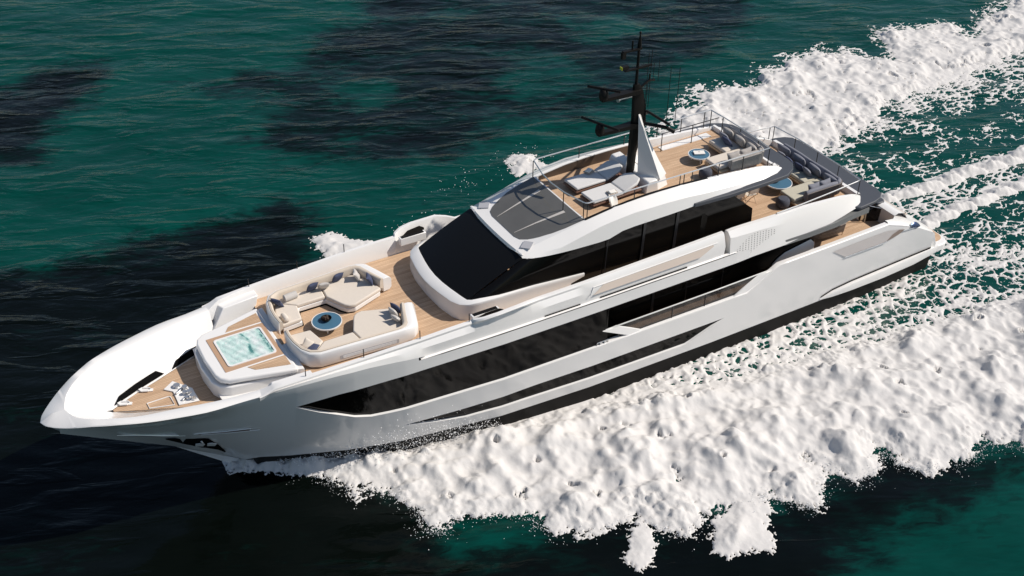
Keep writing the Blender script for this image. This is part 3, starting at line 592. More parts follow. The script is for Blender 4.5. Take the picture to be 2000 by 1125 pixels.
# ------------------------------------------------------------------ main deck house, side deck, cockpit, transom, platform
for s_ in (1, -1):
    y = 2.88*s_
    part("saloon_window", MB().plate([(19.3, y, 2.2), (8.6, y, 2.2), (8.2, y, 3.40), (8.55, y, 4.12), (19.3, y, 4.12)], (0, -.03*s_, 0)), M_glass)
    fr = [(10.35, 2.2), (10.25, 2.78), (10.0, 3.0), (9.63, 3.19), (8.2, 3.42), (7.95, 3.17), (7.87, 2.2)]
    part("saloon_fairing", MB().plate([(a, y+.02*s_, b) for a, b in fr], (0, .05*s_, 0)), M_white, bevel=.03)
    lt = MB(); random.seed(3)
    for i in range(7):
        x = 9.80-.075*i; z = 3.70-.012*i; lt.plate([(x, y+.02*s_, z), (x-.048, y+.02*s_, z+.0), (x-.048, y+.02*s_, z+.014), (x, y+.02*s_, z+.014)], (0, .004*s_, 0))
        lt.plate([(x, y+.02*s_, z+.03), (x-.048, y+.02*s_, z+.03), (x-.048, y+.02*s_, z+.044), (x, y+.02*s_, z+.044)], (0, .004*s_, 0)); xx = x-.048*(i % 2)
        lt.plate([(xx, y+.02*s_, z), (xx-.012, y+.02*s_, z), (xx-.012, y+.02*s_, z+.044), (xx, y+.02*s_, z+.044)], (0, .005*s_, 0))
    part("name_lettering", lt, M_steel)
    for x, wd_ in ((16.6, .12), (14.9, .04), (13.0, .04)): part("house_mullion", MB().box((x, y+.01*s_, 3.15), (wd_, .03, 1.95)), M_post)
    part("side_bulkhead", MB().box((19.32, s_*3.2, 3.1), (.05, .8, 2.0)), M_glass); part("side_dark_filler", MB().box((18.75, s_*3.19, 2.26), (1.08, .62, .34)), M_matt)  # matt black filler box, added to darken the forward end of the side deck
    # inner face and cap of the main-deck bulwark
    ib = []
    for x in [4.2, 5.5, 7, 8.5, 10, 10.55, 11.1, 11.7, 12.25, 14, 16, 18, 19.3]:
        z = zb1(x); yb = B(x, z); ib.append([(x, s_*(yb+.003), z-.03), (x, s_*(yb-.05), z+.015), (x, s_*(yb-.24), z+.015), (x, s_*(yb-.27), z-.02), (x, s_*(yb-.30), 2.18)])
    part("deck_rail_cap", MB().loft(ib), M_white, ang=40)
    # balcony frame: slanted white end pieces and the rail between them
    part("balcony_end", MB().plate([(19.55, s_*3.66, 3.10), (18.30, s_*3.70, 2.48), (17.62, s_*3.68, 2.50), (18.85, s_*3.62, 3.12)], (0, -.07*s_, 0)), M_white, bevel=.015)
    part("balcony_end", MB().plate([(12.95, s_*3.68, 2.47), (12.30, s_*3.68, 2.46), (10.85, s_*3.64, 3.10), (11.62, s_*3.62, 3.12)], (0, -.07*s_, 0)), M_white, bevel=.015)
    o_r = part("balcony_rail", MB().tube([(19.4, s_*3.6, 3.10), (17, s_*3.6, 3.10), (14, s_*3.6, 3.11), (10.95, s_*3.58, 3.13)], .03, 8), M_steel)
    for x in (16.1, 14.42): _sub("stanchion", MB().tube([(x, s_*3.6, 2.42), (x, s_*3.6, 3.1)], .022, 6), M_post, o_r)
    _sub("glass_balustrade", MB().plate([(18.7, s_*3.59, 2.5), (12.6, s_*3.59, 2.5), (11.5, s_*3.58, 3.08), (18.8, s_*3.59, 3.08)], (0, .006*s_, 0)), bpy.data.materials.get("tint_glass") or (lambda m: (setattr(m, 'name', 'tint_glass'), m.node_tree.nodes["Principled BSDF"].inputs["Transmission Weight"].__setattr__('default_value', .96), m)[2])(mat("tint_glass", (.13, .12, .115), .02)), o_r)
    part("mooring_cleat", MB().tube([(19.8, s_*3.66, 2.49), (19.8, s_*3.66, 2.62), (19.28, s_*3.66, 2.62), (19.28, s_*3.66, 2.49)], .022, 6).box((19.62, s_*3.66, 2.55), (.09, .05, .16)).box((19.42, s_*3.66, 2.55), (.09, .05, .16)), M_steel)

tm = MB()      # transom: shoulders curve down from the bulwark to the platform
rows = []
for x, z, yo_, yi_ in ((4.2, 3.33, 3.62, 3.34), (3.4, 3.06, 3.63, 3.12), (2.9, 2.86, 3.62, 2.75), (2.1, 2.51, 3.6, 2.3), (1.4, 2.14, 3.58, 2.1), (.97, 1.9, 3.55, 1.95), (.72, 1.25, 3.58, 1.9), (.66, 1.0, 3.58, 1.9)):
    rows.append([(x, yo_+.02, z-.03), (x, yo_-.1, z+.03), (x, (yo_+yi_)/2, z+.06), (x, yi_, z+.05), (x+.05, yi_-.08, max(z-.5, 1.0))])
tm.loft(rows); tm.both()
tm.loft([[(3.0, y, 2.18), (2.95, y, 2.95), (2.72, y, 3.02), (2.3, y, 2.9), (1.5, y, 1.7), (1.15, y, 1.0)] for y in (-2.8, -2.3, -1, 0, 1, 2.3, 2.8)])
part("transom", tm, M_white, ang=45)
pf = rrect(-.42, 3, -3.62, 3.62, .55, 6)
part("swim_platform", MB().prism(pf, .62, .98), M_white, bevel=.06)
part("platform_teak", MB().prism(rrect(-.34, 1.6, -3.3, 3.3, .45, 6), .96, .99), M_teak)
for s_ in (1, -1):      # sponson that carries the platform line forward
    rows = []
    for x, y0, zt2_, zb_ in ((.4, 3.62, .98, .62), (2, 3.74, .97, .50), (4, 3.84, .94, .49), (6, 3.86, .88, .50), (7.1, 3.84, .78, .52), (7.8, 3.74, .58, .56)):
        yh = B(x, zt2_)-.05
        rows.append([(x, s_*yh, zt2_+.005), (x, s_*(y0-.02), zt2_), (x, s_*y0, zt2_-.05), (x, s_*(y0-.02), zb_), (x, s_*(yh), zb_-.02)])
    part("sponson", MB().loft(rows, cap0=True, cap1=True), M_white, ang=40)
    part("sponson_groove", MB().loft([[(x, s_*(B(x, z)+.004), z), (x, s_*(B(x, z+.09)+.004), z+.09+.0)] for x, z in ((.95, 1.0), (2, .99), (4, .96), (6, .90), (7.1, .80), (7.75, .6))]), M_matt )
    # glazed quarter opening in the aft bulwark and the mooring fairlead
    def hp_(x, z, d=.012): return (x, s_*(B(x, z)+d), z)
    part("quarter_window", MB().loft([[hp_(x, a), hp_(x, b)] for x, a, b in ((7.5, 2.98, 2.99), (6.75, 2.50, 3.0), (5.5, 2.50, 3.02), (4.45, 2.50, 3.02), (4.2, 2.52, 3.0), (3.5, 2.62, 2.86), (3.1, 2.74, 2.76))]), mat("quarter_glass", (.50, .47, .455), .12) if s_ > 0 else bpy.data.materials["quarter_glass"])
    part("quarter_recess", MB().loft([[hp_(x, a, .018), hp_(x, b, .018)] for x, a, b in ((4.22, 2.50, 2.52), (3.9, 2.55, 2.75), (3.5, 2.62, 2.86), (3.2, 2.72, 2.78))]), mat("recess_brown", (.22, .17, .14), .3) if s_ > 0 else bpy.data.materials["recess_brown"])
    part("quarter_trim", MB().tube([hp_(x, z, .02) for x, z in ((6.75, 2.47), (5.5, 2.46), (4.25, 2.47))], .022, 6).tube([hp_(x, z, .03) for x, z in ((3.25, 2.74), (2.5, 2.66))], .02, 6), M_steel)
    fl_ = MB(); rows = []
    for k in range(7):
        x = 2.72-.09*k; h_ = .12*math.sin(math.pi*(k+.6)/7.2)+.03; zc0 = 2.80-.022*k; rows.append([hp_(x, zc0-h_, .02), hp_(x, zc0-h_*.2, .07), hp_(x, zc0+h_*.7, .05), (x, s_*(B(x, zc0+h_)-.06), zc0+h_+.02)])
    part("quarter_fairlead", fl_.loft(rows), bpy.data.materials.get("blue_steel") or mat("blue_steel", (.05, .08, .16), .25, metal=.6), ang=60)
    # bow trims: two slim lights and the anchor pocket
    part("bow_trim", MB().tube([hp_(x, z, .01) for x, z in ((35.35, 2.97), (34.4, 2.99), (33.5, 3.02))], .022, 6).tube([hp_(x, z, .01) for x, z in ((35.1, 2.86), (34.2, 2.86), (33.2, 2.84))], .016, 6), M_white)
    part("bow_slot", MB().loft([[hp_(x, 2.88, .012), hp_(x, 2.95, .012)] for x in (35.2, 34.4, 33.55)]), M_brown)
    part("bow_moulding", MB().tube([hp_(x, z, .0) for x, z in ((37.75, 3.3), (37.0, 3.12), (36.3, 2.98), (35.6, 2.85))], [.015, .06, .07, .03], 8), M_steel)
    part("anchor_pocket", MB().loft([[hp_(x, a, .014), hp_(x, b, .014)] for x, a, b in ((36.2, 2.50, 2.60), (35.6, 2.05, 2.56), (35.0, 1.60, 2.52), (34.85, 1.55, 2.48), (34.45, 1.3, 1.75), (34.2, 1.0, 1.15))]), M_matt )
    an = MB()
    for dx in (0, .38): an.plate([hp_(35.25-dx, 1.85, .03), hp_(35.0-dx, 1.82, .03), hp_(34.95-dx, 2.02, .03), hp_(35.1-dx, 2.12, .03), hp_(35.25-dx, 2.08, .03)], (0, .05*s_, .0))
    an.tube([hp_(35.08, 2.3, .05), hp_(35.0, 2.05, .06)], .035, 6); part("anchor", an, M_white, bevel=.01)

# transom bench with bolster and folding glass gate
gate_mat = bpy.data.materials.get("tint_glass")
part("transom_gate", MB().plate([(3.55, 1.7, 2.25), (2.75, 2.05, 2.25), (2.75, 2.05, 2.85), (3.2, 1.85, 3.05), (3.55, 1.7, 2.75)], (.01, .02, 0)), gate_mat)
part("gate_frame", MB().tube([(3.58, 1.7, 2.2), (3.58, 1.7, 3.1), (2.75, 2.06, 2.85), (2.75, 2.06, 2.2)], .018, 6), M_steel)

# ------------------------------------------------------------------ rails
def rail(name, path, posts, zf, r=.026):
    o = part(name, MB().tube(path, r, 8), M_steel)
    for x, y in posts: _sub("stanchion", MB().tube([(x, y, zf(x, y)), (x, y, path[0][2]-.01)], .02, 6), M_post, o)
    return o
def corner(c, a0, a1, r, z, n=5): return [(c[0]+r*math.cos(R(a0+(a1-a0)*k/n)), c[1]+r*math.sin(R(a0+(a1-a0)*k/n)), z) for k in range(n+1)]
zr = 8.06
path = [(10.5, -1.95, zr), (12, -1.94, zr), (15, -1.94, zr), (17.3, -1.94, zr)] + corner((19.35, -1.74), 270, 350, .2, zr) + [(19.78, -.8, zr), (19.84, 0, zr), (19.78, .8, zr)] + corner((19.35, 1.74), 10, 90, .2, zr) + [(17.3, 1.94, zr), (15, 1.94, zr), (12, 1.94, zr), (10.5, 1.95, zr)] + [(10.44, 1.0, zr), (10.42, 0, zr), (10.44, -1.0, zr)]
fz = lambda x, y: (zt_(min(x, 19.4))-.03 if abs(y) > 1.7 and x < 19.4 else 7.1) if x < 19.45 else 7.25
rail("sundeck_rail", path+[path[0]], [(17.25, 1.94), (15.05, 1.94), (14.85, 1.94), (14.45, 1.94), (13.1, 1.94), (11.85, 1.94), (10.47, 1.93), (19.55, 1.86), (19.42, 1.92), (19.79, .8), (19.55, -1.86), (17.29, -1.94), (15.04, -1.94), (13.34, -1.94), (12.07, -1.94), (10.82, -1.94), (10.46, -1.93), (10.43, -1.17), (10.42, 0), (10.43, 1.17)], fz)
part("stair_rail", MB().tube([(13.5, -1.37, 7.95), (11.9, -1.36, 7.95), (10.5, -1.36, 7.95)], .02, 6).tube([(13.5, -1.37, 7.1), (13.5, -1.37, 7.95)], .02, 6).tube([(11.9, -1.36, 7.1), (11.9, -1.36, 7.95)], .02, 6), M_post)
part("stair_opening", MB().box((12.1, -1.55, 7.115), (2.6, .36, .03)), M_white)
zu = 5.64
rail("upper_deck_rail", [(10.7, 3.14, 5.62), (9.3, 3.12, zu), (7.6, 3.0, zu)]+[(5.95, 2.86, zu), (5.74, 2.82, zu), (5.62, 1.4, zu), (5.6, 0, zu), (5.6, -1.4, zu), (5.74, -2.82, zu), (5.95, -2.86, zu), (7.6, -3.0, zu), (9.3, -3.12, zu), (10.7, -3.14, 5.62)],
     [(7.65, 2.98), (5.73, 2.82), (5.62, 1.39), (5.6, 0), (5.6, -1.5), (5.74, -2.82), (5.95, -2.88), (7.65, -2.98)], lambda x, y: 4.88 if x < 6.5 else uz(x)-.02)
for x, y in ((31.6, 3.02), (29.46, 3.14), (27.3, 3.24), (25.3, 3.25), (31.42, -3.0), (29.4, -3.13), (27.38, -3.22)):
    part("jackstaff_post", MB().tube([(x, y, zc(x)-.02), (x, y, zc(x)+.36)], .018, 6), M_post)

# ------------------------------------------------------------------ mast
bl = MB().loft([[(16.12, y, 7.08), (16.10, y, 7.40), (15.98, y, 7.60), (15.55, y, 7.62), (15.46, y, 7.10)] for y in (-1.5, -.6, .4, 1.18)], cap0=True, cap1=True)
part("mast_base", bl, M_white, bevel=.05, seg=3)
for s_ in (1, -1):
    py = MB(); tip = (16.0, .15, 10.15); bi = (16.0, .40, 7.62); bo_ = (15.42, 1.16, 7.55)
    rows = []
    for k in (0, .25, .5, .75, 1.0):
        L = lambda a, b: tuple(a[i]+(b[i]-a[i])*k for i in range(3))
        p_, q_ = L(tip, bi), L(tip, bo_); w_ = .05+.10*k
        rows.append([p_, ((p_[0]*.5+q_[0]*.5)+.03*k, p_[1]*.5+q_[1]*.5, p_[2]*.5+q_[2]*.5), q_, (q_[0]-w_*3.2*k-.04, q_[1]-.30*k, q_[2]), (p_[0]-w_*1.8-.02, p_[1]-.02, p_[2])])
    py.loft(rows, close=True, cap0=True, cap1=True)
    py.add([(14.95, .1, 7.1), (14.9, 1.0, 7.1), (15.46, 1.15, 7.1), (15.46, .1, 7.1), (14.95, .18, 7.6), (14.95, .78, 7.6), (15.5, 1.1, 7.6), (15.5, .18, 7.6)], [(0, 1, 5, 4), (1, 2, 6, 5), (2, 3, 7, 6), (3, 0, 4, 7), (4, 5, 6, 7)])
    part("mast_pylon", py if s_ > 0 else py.mirror(), M_white, ang=22)
mb = MB(); rows = []
for z, xf, xa, t in ((7.3, 16.22, 15.95, .16), (8.4, 16.22, 15.9, .17), (9.2, 16.20, 15.7, .19), (9.6, 16.16, 15.56, .20), (10.4, 16.18, 15.63, .19), (11.1, 16.22, 15.80, .15), (11.42, 16.22, 15.98, .12)):
    rows.append([(xf, -t/2, z), (xf, t/2, z), ((xf+xa)/2, t*.75, z), (xa, t/2, z), (xa, -t/2, z), ((xf+xa)/2, -t*.75, z)])
mb.loft(rows, close=True, cap0=True, cap1=True); o_m = part("mast", mb, M_black, ang=40)
_sub("mast_pole", MB().tube([(16.12, 0, 11.3), (16.11, 0, 12.9), (16.1, 0, 13.0), (16.1, 0, 13.25), (16.1, 0, 13.5)], [.06, .055, .085, .06, .02], 8).ball((16.1, 0, 13.54), .05, 8), M_black, o_m)
def beam(x0, x1, z, w0, w1, h, m_=None):
    return MB().loft([[(x0, -w0, z-h), (x0, w0, z-h), (x0, w0, z+h), (x0, -w0, z+h)], [(x1, -w1, z-h*.7), (x1, w1, z-h*.7), (x1, w1, z+h*.7), (x1, -w1, z+h*.7)]], close=True, cap0=True, cap1=True)
for z, xe, bd, bl_ in ((11.12, 17.72, (-.62, .78), .66), (9.66, 17.80, (-.37, .93), .88)):
    _sub("radar_arm", beam(15.9, xe, z, .2, .10, .09), M_black, o_m)
    rd = MB().lathe([(.17, 0), (.19, .1), (.17, .3), (.10, .38)], (xe-.1, 0, z+.04), 14)
    d = Vector((bd[0], bd[1], 0)).normalized(); c = Vector((xe-.1, 0, z+.44)); rd.tube([c-d*bl_, c+d*bl_], .055, 8)
    _sub("radar_scanner", rd, M_black, o_m)
_sub("light_arm", beam(16.0, 16.85, 12.9, .06, .07, .04).box((16.82, 0, 12.76), (.16, .14, .26)).tube([(16.43, 0, 12.9), (16.43, 0, 13.28)], .035, 6), M_black, o_m)
_sub("light_arm", beam(15.45, 16.72, 12.10, .05, .07, .04), M_black, o_m)
_sub("searchlight", MB().box((16.72, 0, 12.24), (.30, .16, .13)), M_black, o_m)
_sub("navigation_lamp", MB().box((16.88, 0, 12.24), (.03, .15, .12)), M_navlite, o_m)
_sub("horn", MB().tube([(16.3, 0, 10.95), (16.8, 0, 10.94), (16.95, 0, 10.94)], [.05, .035, .1], 10), M_steel, o_m)
for s_ in (1, -1):
    _sub("spreader", MB().tube([(15.7, s_*.05, 9.66), (15.05, s_*.75, 9.62), (14.78, s_*.95, 9.45)], [.08, .07, .1], 8).tube([(15.6, s_*.1, 10.2), (14.95, s_*.85, 9.75)], .055, 6), M_black, o_m)
    for k, (x, y) in enumerate(((15.05, .72), (14.76, .9))): _sub("whip_antenna", MB().tube([(x, s_*y, 9.7), (x, s_*y, 12.2)], .013, 5), M_black, o_m)
_sub("crosstree", MB().tube([(15.95, 0, 11.2), (15.55, .05, 11.48), (15.3, .08, 11.45)], .05, 6).tube([(15.55, .06, 11.5), (15.55, .06, 11.75)], .03, 6), M_black, o_m)
for x, y, z0, z1 in ((15.4, .1, 11.5, 12.2), (15.2, .16, 11.45, 12.3), (15.65, .12, 9.8, 11.4)): _sub("whip_antenna", MB().tube([(x, y, z0), (x, y, z1)], .011, 5), M_black, o_m)

# ================================================================== furniture: every loose thing is its own object
def obj(name, mb, m, parent, **k):
    o = build(name, mb, m, None, **k); o.parent = parent; o.matrix_parent_inverse = Matrix.Translation(-parent.location); return o
def pillow(name, c, sx, sy, th, rot, m, label=None, cat="cushion", group=None, parent=None):
    """square scatter cushion: thin pinched corners, plump middle; rot = euler"""
    n = 12; mb = MB(); rows = []; 
    f = lambda t: (1-abs(t)**2.6)
    E = Matrix.Rotation(rot[2], 3, 'Z') @ Matrix.Rotation(rot[1], 3, 'Y') @ Matrix.Rotation(rot[0], 3, 'X')
    for side_ in (1, -1):
        rows = []
        for i in range(n+1):
            u = -1+2*i/n; row = []
            for j in range(n+1):
                v = -1+2*j/n; pin = 1-.10*(1-abs(u*v))*max(abs(u), abs(v))**4
                z = side_*th/2*(max(f(u)*f(v), 0))**.55
                row.append(tuple(E @ Vector((u*sx/2*pin, v*sy/2*pin, z+.012*math.sin(3*u+2*v)))))
            rows.append(row)
        mb.loft(rows)
    o = build(name, mb, m, None, ang=80); o.location = c
    if parent:
        o.parent = parent; o.matrix_parent_inverse = Matrix.Translation(-parent.location); return o
    return tag(o, label, cat, group)

# ---- foredeck lounges (two mirrored U-shaped sofas)
def lounge(sg, label):
    t = thing("lounge_sofa", label, "sofa", (29.0, sg*1.6, 4.68), "curved sofas on the foredeck")
    s = lambda pts: [(x, sg*y) for x, y in pts]
    outer = s([(31.32, .27), (31.38, .7), (31.37, 1.15), (31.27, 1.68), (31.06, 2.05), (30.7, 2.23), (29.5, 2.30), (27.6, 2.42), (27.1, 2.38), (26.86, 2.2), (26.62, 1.55), (26.42, .97)])
    mid = s([(31.26, .27), (31.30, .7), (31.28, 1.13), (31.18, 1.62), (30.98, 1.95), (30.66, 2.11), (29.5, 2.17), (27.6, 2.28), (27.36, 2.22), (27.22, 2.06), (27.03, 1.5), (26.80, .90)])
    inner = s([(31.13, .28), (31.17, .7), (31.15, 1.1), (31.05, 1.55), (30.88, 1.83), (30.6, 1.98), (29.5, 2.04), (27.66, 2.14), (27.48, 2.08), (27.38, 1.95), (27.18, 1.46), (26.95, .86)])
    n = len(outer); zt = [5.30, 5.33, 5.34, 5.35, 5.36, 5.36, 5.36, 5.36, 5.36, 5.36, 5.36, 5.35]
    rows = []
    for i in range(n):
        o_, m_ = outer[i], mid[i]; 
        rows.append([(m_[0], m_[1], 4.74), (o_[0]*.75+m_[0]*.25, o_[1]*.75+m_[1]*.25, 4.74), (o_[0], o_[1], 4.84), (o_[0], o_[1], zt[i]-.16), (o_[0]*.8+m_[0]*.2, o_[1]*.8+m_[1]*.2, zt[i]-.04), (o_[0]*.4+m_[0]*.6, o_[1]*.4+m_[1]*.6, zt[i]), (m_[0], m_[1], zt[i]-.01)])
    q = MB().loft(rows, close=True, cap0=True, cap1=True); obj("sofa_shell", q, M_white, t, bevel=.015, ang=45)
    rows = []
    for i in range(n):
        a, b = mid[i], inner[i]; rows.append([(a[0], a[1], 4.9), (a[0], a[1], zt[i]+.02), (a[0]*.5+b[0]*.5, a[1]*.5+b[1]*.5, zt[i]+.035), (b[0]*.8+a[0]*.2, b[1]*.8+a[1]*.2, zt[i]), (b[0], b[1], zt[i]-.06), (b[0], b[1], 5.0)])
    obj("backrest", MB().loft(rows, close=True, cap0=True, cap1=True), M_lining, t, ang=45)
    seat = s([(31.15, .33), (30.36, .40), (30.24, 1.05), (30.15, 1.27), (29.05, 1.27), (28.72, .55), (28.55, .32), (28.25, .24), (26.98, .72), (27.3, 1.95), (27.6, 2.12), (30.6, 1.97), (30.95, 1.7), (31.1, 1.2)])
    obj("sofa_base", MB().prism([(29.3+(x-29.3)*.985, y*.985+.02*sg) for x, y in (seat if sg > 0 else seat[::-1])], 4.735, 4.93), M_white, t, bevel=.03)
    obj("toe_kick", MB().prism([(29.3+(x-29.3)*.93, y*.93+.09*sg) for x, y in (seat if sg > 0 else seat[::-1])], 4.68, 4.74), M_matt , t)
    cA = s([(31.14, .33), (30.36, .40), (30.24, 1.05), (30.2, 1.24), (30.86, 1.78), (31.0, 1.5), (31.12, 1.1)])
    cB = s([(30.19, 1.26), (29.06, 1.27), (28.98, 1.98), (29.5, 2.02), (30.58, 1.96), (30.84, 1.8)])
    cC = s([(29.03, 1.22), (28.72, .55), (28.62, .38), (28.48, .28), (28.25, .24), (26.98, .72), (27.2, 1.46), (27.42, 1.98), (27.66, 2.1), (28.95, 2.0)])
    for cc in (cA, cB, cC): obj("seat_cushion", MB().prism(cc if sg > 0 else cc[::-1], 4.93, 5.10), M_cream, t, bevel=.055, seg=4)
    gr = MB()
    gr.loft([[(x, sg*(yy+.008), 4.87), (x, sg*(yy+.008), 5.03)] for x, yy in ((30.0, 2.272), (29.5, 2.30), (28.6, 2.357), (27.75, 2.41))]); obj("vent_recess", gr, bpy.data.materials.get("vent_grey"), t)
    sl = MB()
    for k in range(3):
        z = 4.90+.045*k; sl.tube([(x, sg*(yy+.014), z) for x, yy in ((29.9, 2.277), (29.5, 2.30), (28.6, 2.357), (27.85, 2.40))], .008, 5)
    obj("vent_louvre", sl, M_white, t)
    return t
lounge(1, "white shelled cream sofa nearer the black hull windows with a vent grille in its side")
lounge(-1, "white shelled cream sofa with a long bench against the far bulwark")
G = "scatter cushions on the foredeck sofas"
pillow("scatter_cushion", (30.87, -1.50, 5.30), .46, .46, .17, (0, R(62), R(-148)), M_navy, "navy cushion in the front corner of the far sofa, next to the beige bolster", group=G)
pillow("scatter_cushion", (29.35, -1.78, 5.31), .46, .46, .17, (R(63), 0, R(8)), M_navy, "navy cushion half hidden behind a pale one at the middle of the far sofa", group=G)
pillow("scatter_cushion", (28.93, -1.66, 5.30), .46, .46, .17, (R(52), 0, R(-12)), M_ltgrey, "pale grey cushion leaning on a navy one at the middle of the far sofa", group=G)
pillow("scatter_cushion", (28.25, -1.90, 5.31), .46, .46, .17, (R(64), 0, R(10)), M_navy, "single navy cushion against the long back of the far sofa", group=G)
pillow("scatter_cushion", (27.55, -1.70, 5.30), .44, .44, .17, (0, R(-60), R(-22)), M_ltgrey, "pale grey cushion in the shaded rear corner of the far sofa", group=G)
pillow("scatter_cushion", (27.22, -1.22, 5.30), .44, .44, .17, (0, R(-58), R(-22)), M_navy, "navy cushion at the shaded rear end of the far sofa", group=G)
bo = MB().tube([(30.28+a, -1.72-b, 5.23) for a, b in ((.27, -.03), (.24, -.03), (0, 0), (-.26, .03), (-.29, .03))], [.03, .14, .145, .14, .03], 16); tag(recentre(build("bolster", bo, M_ltgrey)), "beige round bolster lying on the far sofa between two navy cushions", "cushion", G)
bo = MB().tube([(30.93, -.60-b, 5.20) for b in (-.24, -.2, 0, .2, .24)], [.03, .1, .11, .1, .03], 14); tag(recentre(build("bolster", bo, M_cream)), "short cream bolster on the front seat of the far sofa", "cushion", G)
pillow("scatter_cushion", (30.84, 1.32, 5.20), .44, .40, .16, (R(-20), R(38), R(25)), M_cream, "cream cushion at the front corner of the near sofa, touching a navy one", group=G)
pillow("scatter_cushion", (30.72, 1.52, 5.16), .42, .38, .14, (R(-10), R(20), R(40)), M_navy, "navy cushion lying flat at the front corner of the near sofa", group=G)
pillow("scatter_cushion", (27.18, 1.00, 5.31), .46, .46, .16, (0, R(-66), R(20)), M_navy, "dark navy cushion upright against the rear back of the near sofa", group=G)
pillow("scatter_cushion", (27.36, 1.16, 5.28), .42, .42, .16, (0, R(-66), R(14)), M_ltgrey, "pale grey upright cushion in front of the navy one on the near sofa", group=G)
pillow("scatter_cushion", (27.42, 1.52, 5.25), .40, .40, .16, (0, R(-52), R(20)), M_ltgrey, "pale grey cushion slumped in the rear corner of the near sofa", group=G)

# ---- coffee tables
def coffee_table(c, r_, h, label):
    t = thing("coffee_table", label, "table", c, "round blue topped coffee tables"); x, y, z = c
    obj("table_top", MB().lathe([(r_-.035, h-.03), (r_-.03, h)], c, 48), M_tblue, t)
    m = MB(); rows = []
    for k in range(49):
        a = 2*math.pi*k/48; rows.append([(x+q*math.cos(a), y+q*math.sin(a), z+zz) for q, zz in ((r_-.035, h-.045), (r_, h-.045), (r_+.005, h-.01), (r_-.003, h+.008), (r_-.03, h+.006))])
    obj("table_rim", m.loft(rows), M_white, t)
    for a in (70, 190, 310): obj("leg", MB().tube([(x+r_*.62*math.cos(R(a)), y+r_*.62*math.sin(R(a)), z), (x+r_*.55*math.cos(R(a)), y+r_*.55*math.sin(R(a)), z+h-.03)], [.022, .03], 8), M_white, t)
    return t
coffee_table((29.58, .09, 4.685), .565, .32, "round blue coffee table holding a dark bowl between the two cream sofas")
coffee_table((12.60, .05, 7.105), .46, .32, "round blue coffee table with a white book on the top deck")
coffee_table((8.22, .48, 4.685), .60, .36, "round blue coffee table with a fruit bowl half under the roof overhang")
t = thing("bowl", "dark bowl of dried pods on the table between the cream sofas", "bowl", (29.58, .05, 5.012))
obj("bowl_shell", MB().lathe([(.09, 0), (.17, .05), (.205, .11), (.19, .115), (.15, .06), (.02, .03)], (29.58, .05, 5.012), 24), M_black, t)
mm = MB(); random.seed(5)
for k in range(12):
    a = random.random()*6.28; q = random.random()*.11; mm.ball((29.58+q*math.cos(a), .05+q*math.sin(a), 5.10+random.random()*.06), .055, 6, (1, 1, .8))
mm.tube([(29.66, 0, 5.06), (29.84, -.02, 5.05)], .016, 5); obj("dried_pods", mm, M_cone, t)
t = thing("fruit_bowl", "small dark bowl of lemons and limes on the blue table", "bowl", (8.30, .35, 5.053))
obj("bowl_shell", MB().lathe([(.09, 0), (.18, .06), (.22, .12), (.205, .122), (.15, .06), (.02, .03)], (8.30, .35, 5.053), 24), M_black, t)
for k, (dx, dy, dz) in enumerate(((0, 0, .13), (.1, .04, .12), (-.08, .06, .12), (.03, -.09, .12), (-.06, -.05, .14), (.05, .08, .15))): obj("lemon" if k % 3 else "lime", MB().ball((8.30+dx, .35+dy, 5.053+dz), .062, 8, (1.25, 1, 1)), M_yellow if k % 3 else M_lime, t)
bk = thing("book", "white book lying on the blue table of the top deck", "book", (12.58, .03, 7.435))
obj("pages", MB().box((12.58, .03, 7.462), (.44, .28, .05), R(-24)), M_paper, bk, bevel=.005); obj("cover", MB().box((12.58, .03, 7.491), (.455, .295, .008), R(-24)), M_paper, bk)
obj("cover_print", MB().box((12.56, .0, 7.4965), (.08, .09, .003), R(-24)), M_ltgrey, bk)

# ---- sun loungers on the top deck
def lounger(x0, y0, rot, label, flip):
    t = thing("sun_lounger", label, "sun lounger", (x0, y0, 7.1), "sun loungers on the top deck")
    c, s_ = math.cos(rot), math.sin(rot)
    W = lambda u, v, z: (x0+u*c-v*s_, y0+u*s_+v*c, 7.1+z)
    def slab(u0, u1, hw, z0, z1, th):
        return MB().loft([[W(u0, -hw, z0-th), W(u0, hw, z0-th), W(u0, hw, z0), W(u0, -hw, z0)], [W(u1, -hw, z1-th), W(u1, hw, z1-th), W(u1, hw, z1), W(u1, -hw, z1)]], close=True, cap0=True, cap1=True)
    obj("frame", slab(1.22, -1.2, .46, .20, .20, .06), M_brown, t, bevel=.01)
    obj("seat_pad", slab(1.2, -.28, .45, .36, .34, .12), M_loung, t, bevel=.05, seg=3)
    hp2 = MB().loft([[W(-.30, -.45, .22), W(-.30, .45, .22), W(-.30, .45, .35), W(-.30, -.45, .35)], [W(-.95, -.45, .44), W(-.95, .45, .44), W(-.93, .45, .57), W(-.93, -.45, .57)], [W(-1.22, -.26, .50), W(-1.22, .26, .50), W(-1.20, .26, .62), W(-1.20, -.26, .62)]], close=True, cap0=True, cap1=True)
    obj("back_pad", hp2, M_loung, t, bevel=.045, seg=3)
    for u, v in ((1.05, -.38), (1.05, .38), (-1.0, -.38), (-1.0, .38)): obj("leg", MB().tube([W(u, v, 0), W(u, v, .16)], .025, 6), M_post, t)
    obj("back_strut", MB().tube([W(-1.0, .38, .18), W(-.85, .38, .42)], .015, 5).tube([W(-1.0, -.38, .18), W(-.85, -.38, .42)], .015, 5), M_post, t)
    return t
lounger(17.45, -.52, R(3), "grey padded sun lounger in the mast's shade, the one farther from the near rail", 1)
lounger(17.42, .66, R(3), "grey padded sun lounger, mostly sunlit, beside the near rail", 0)
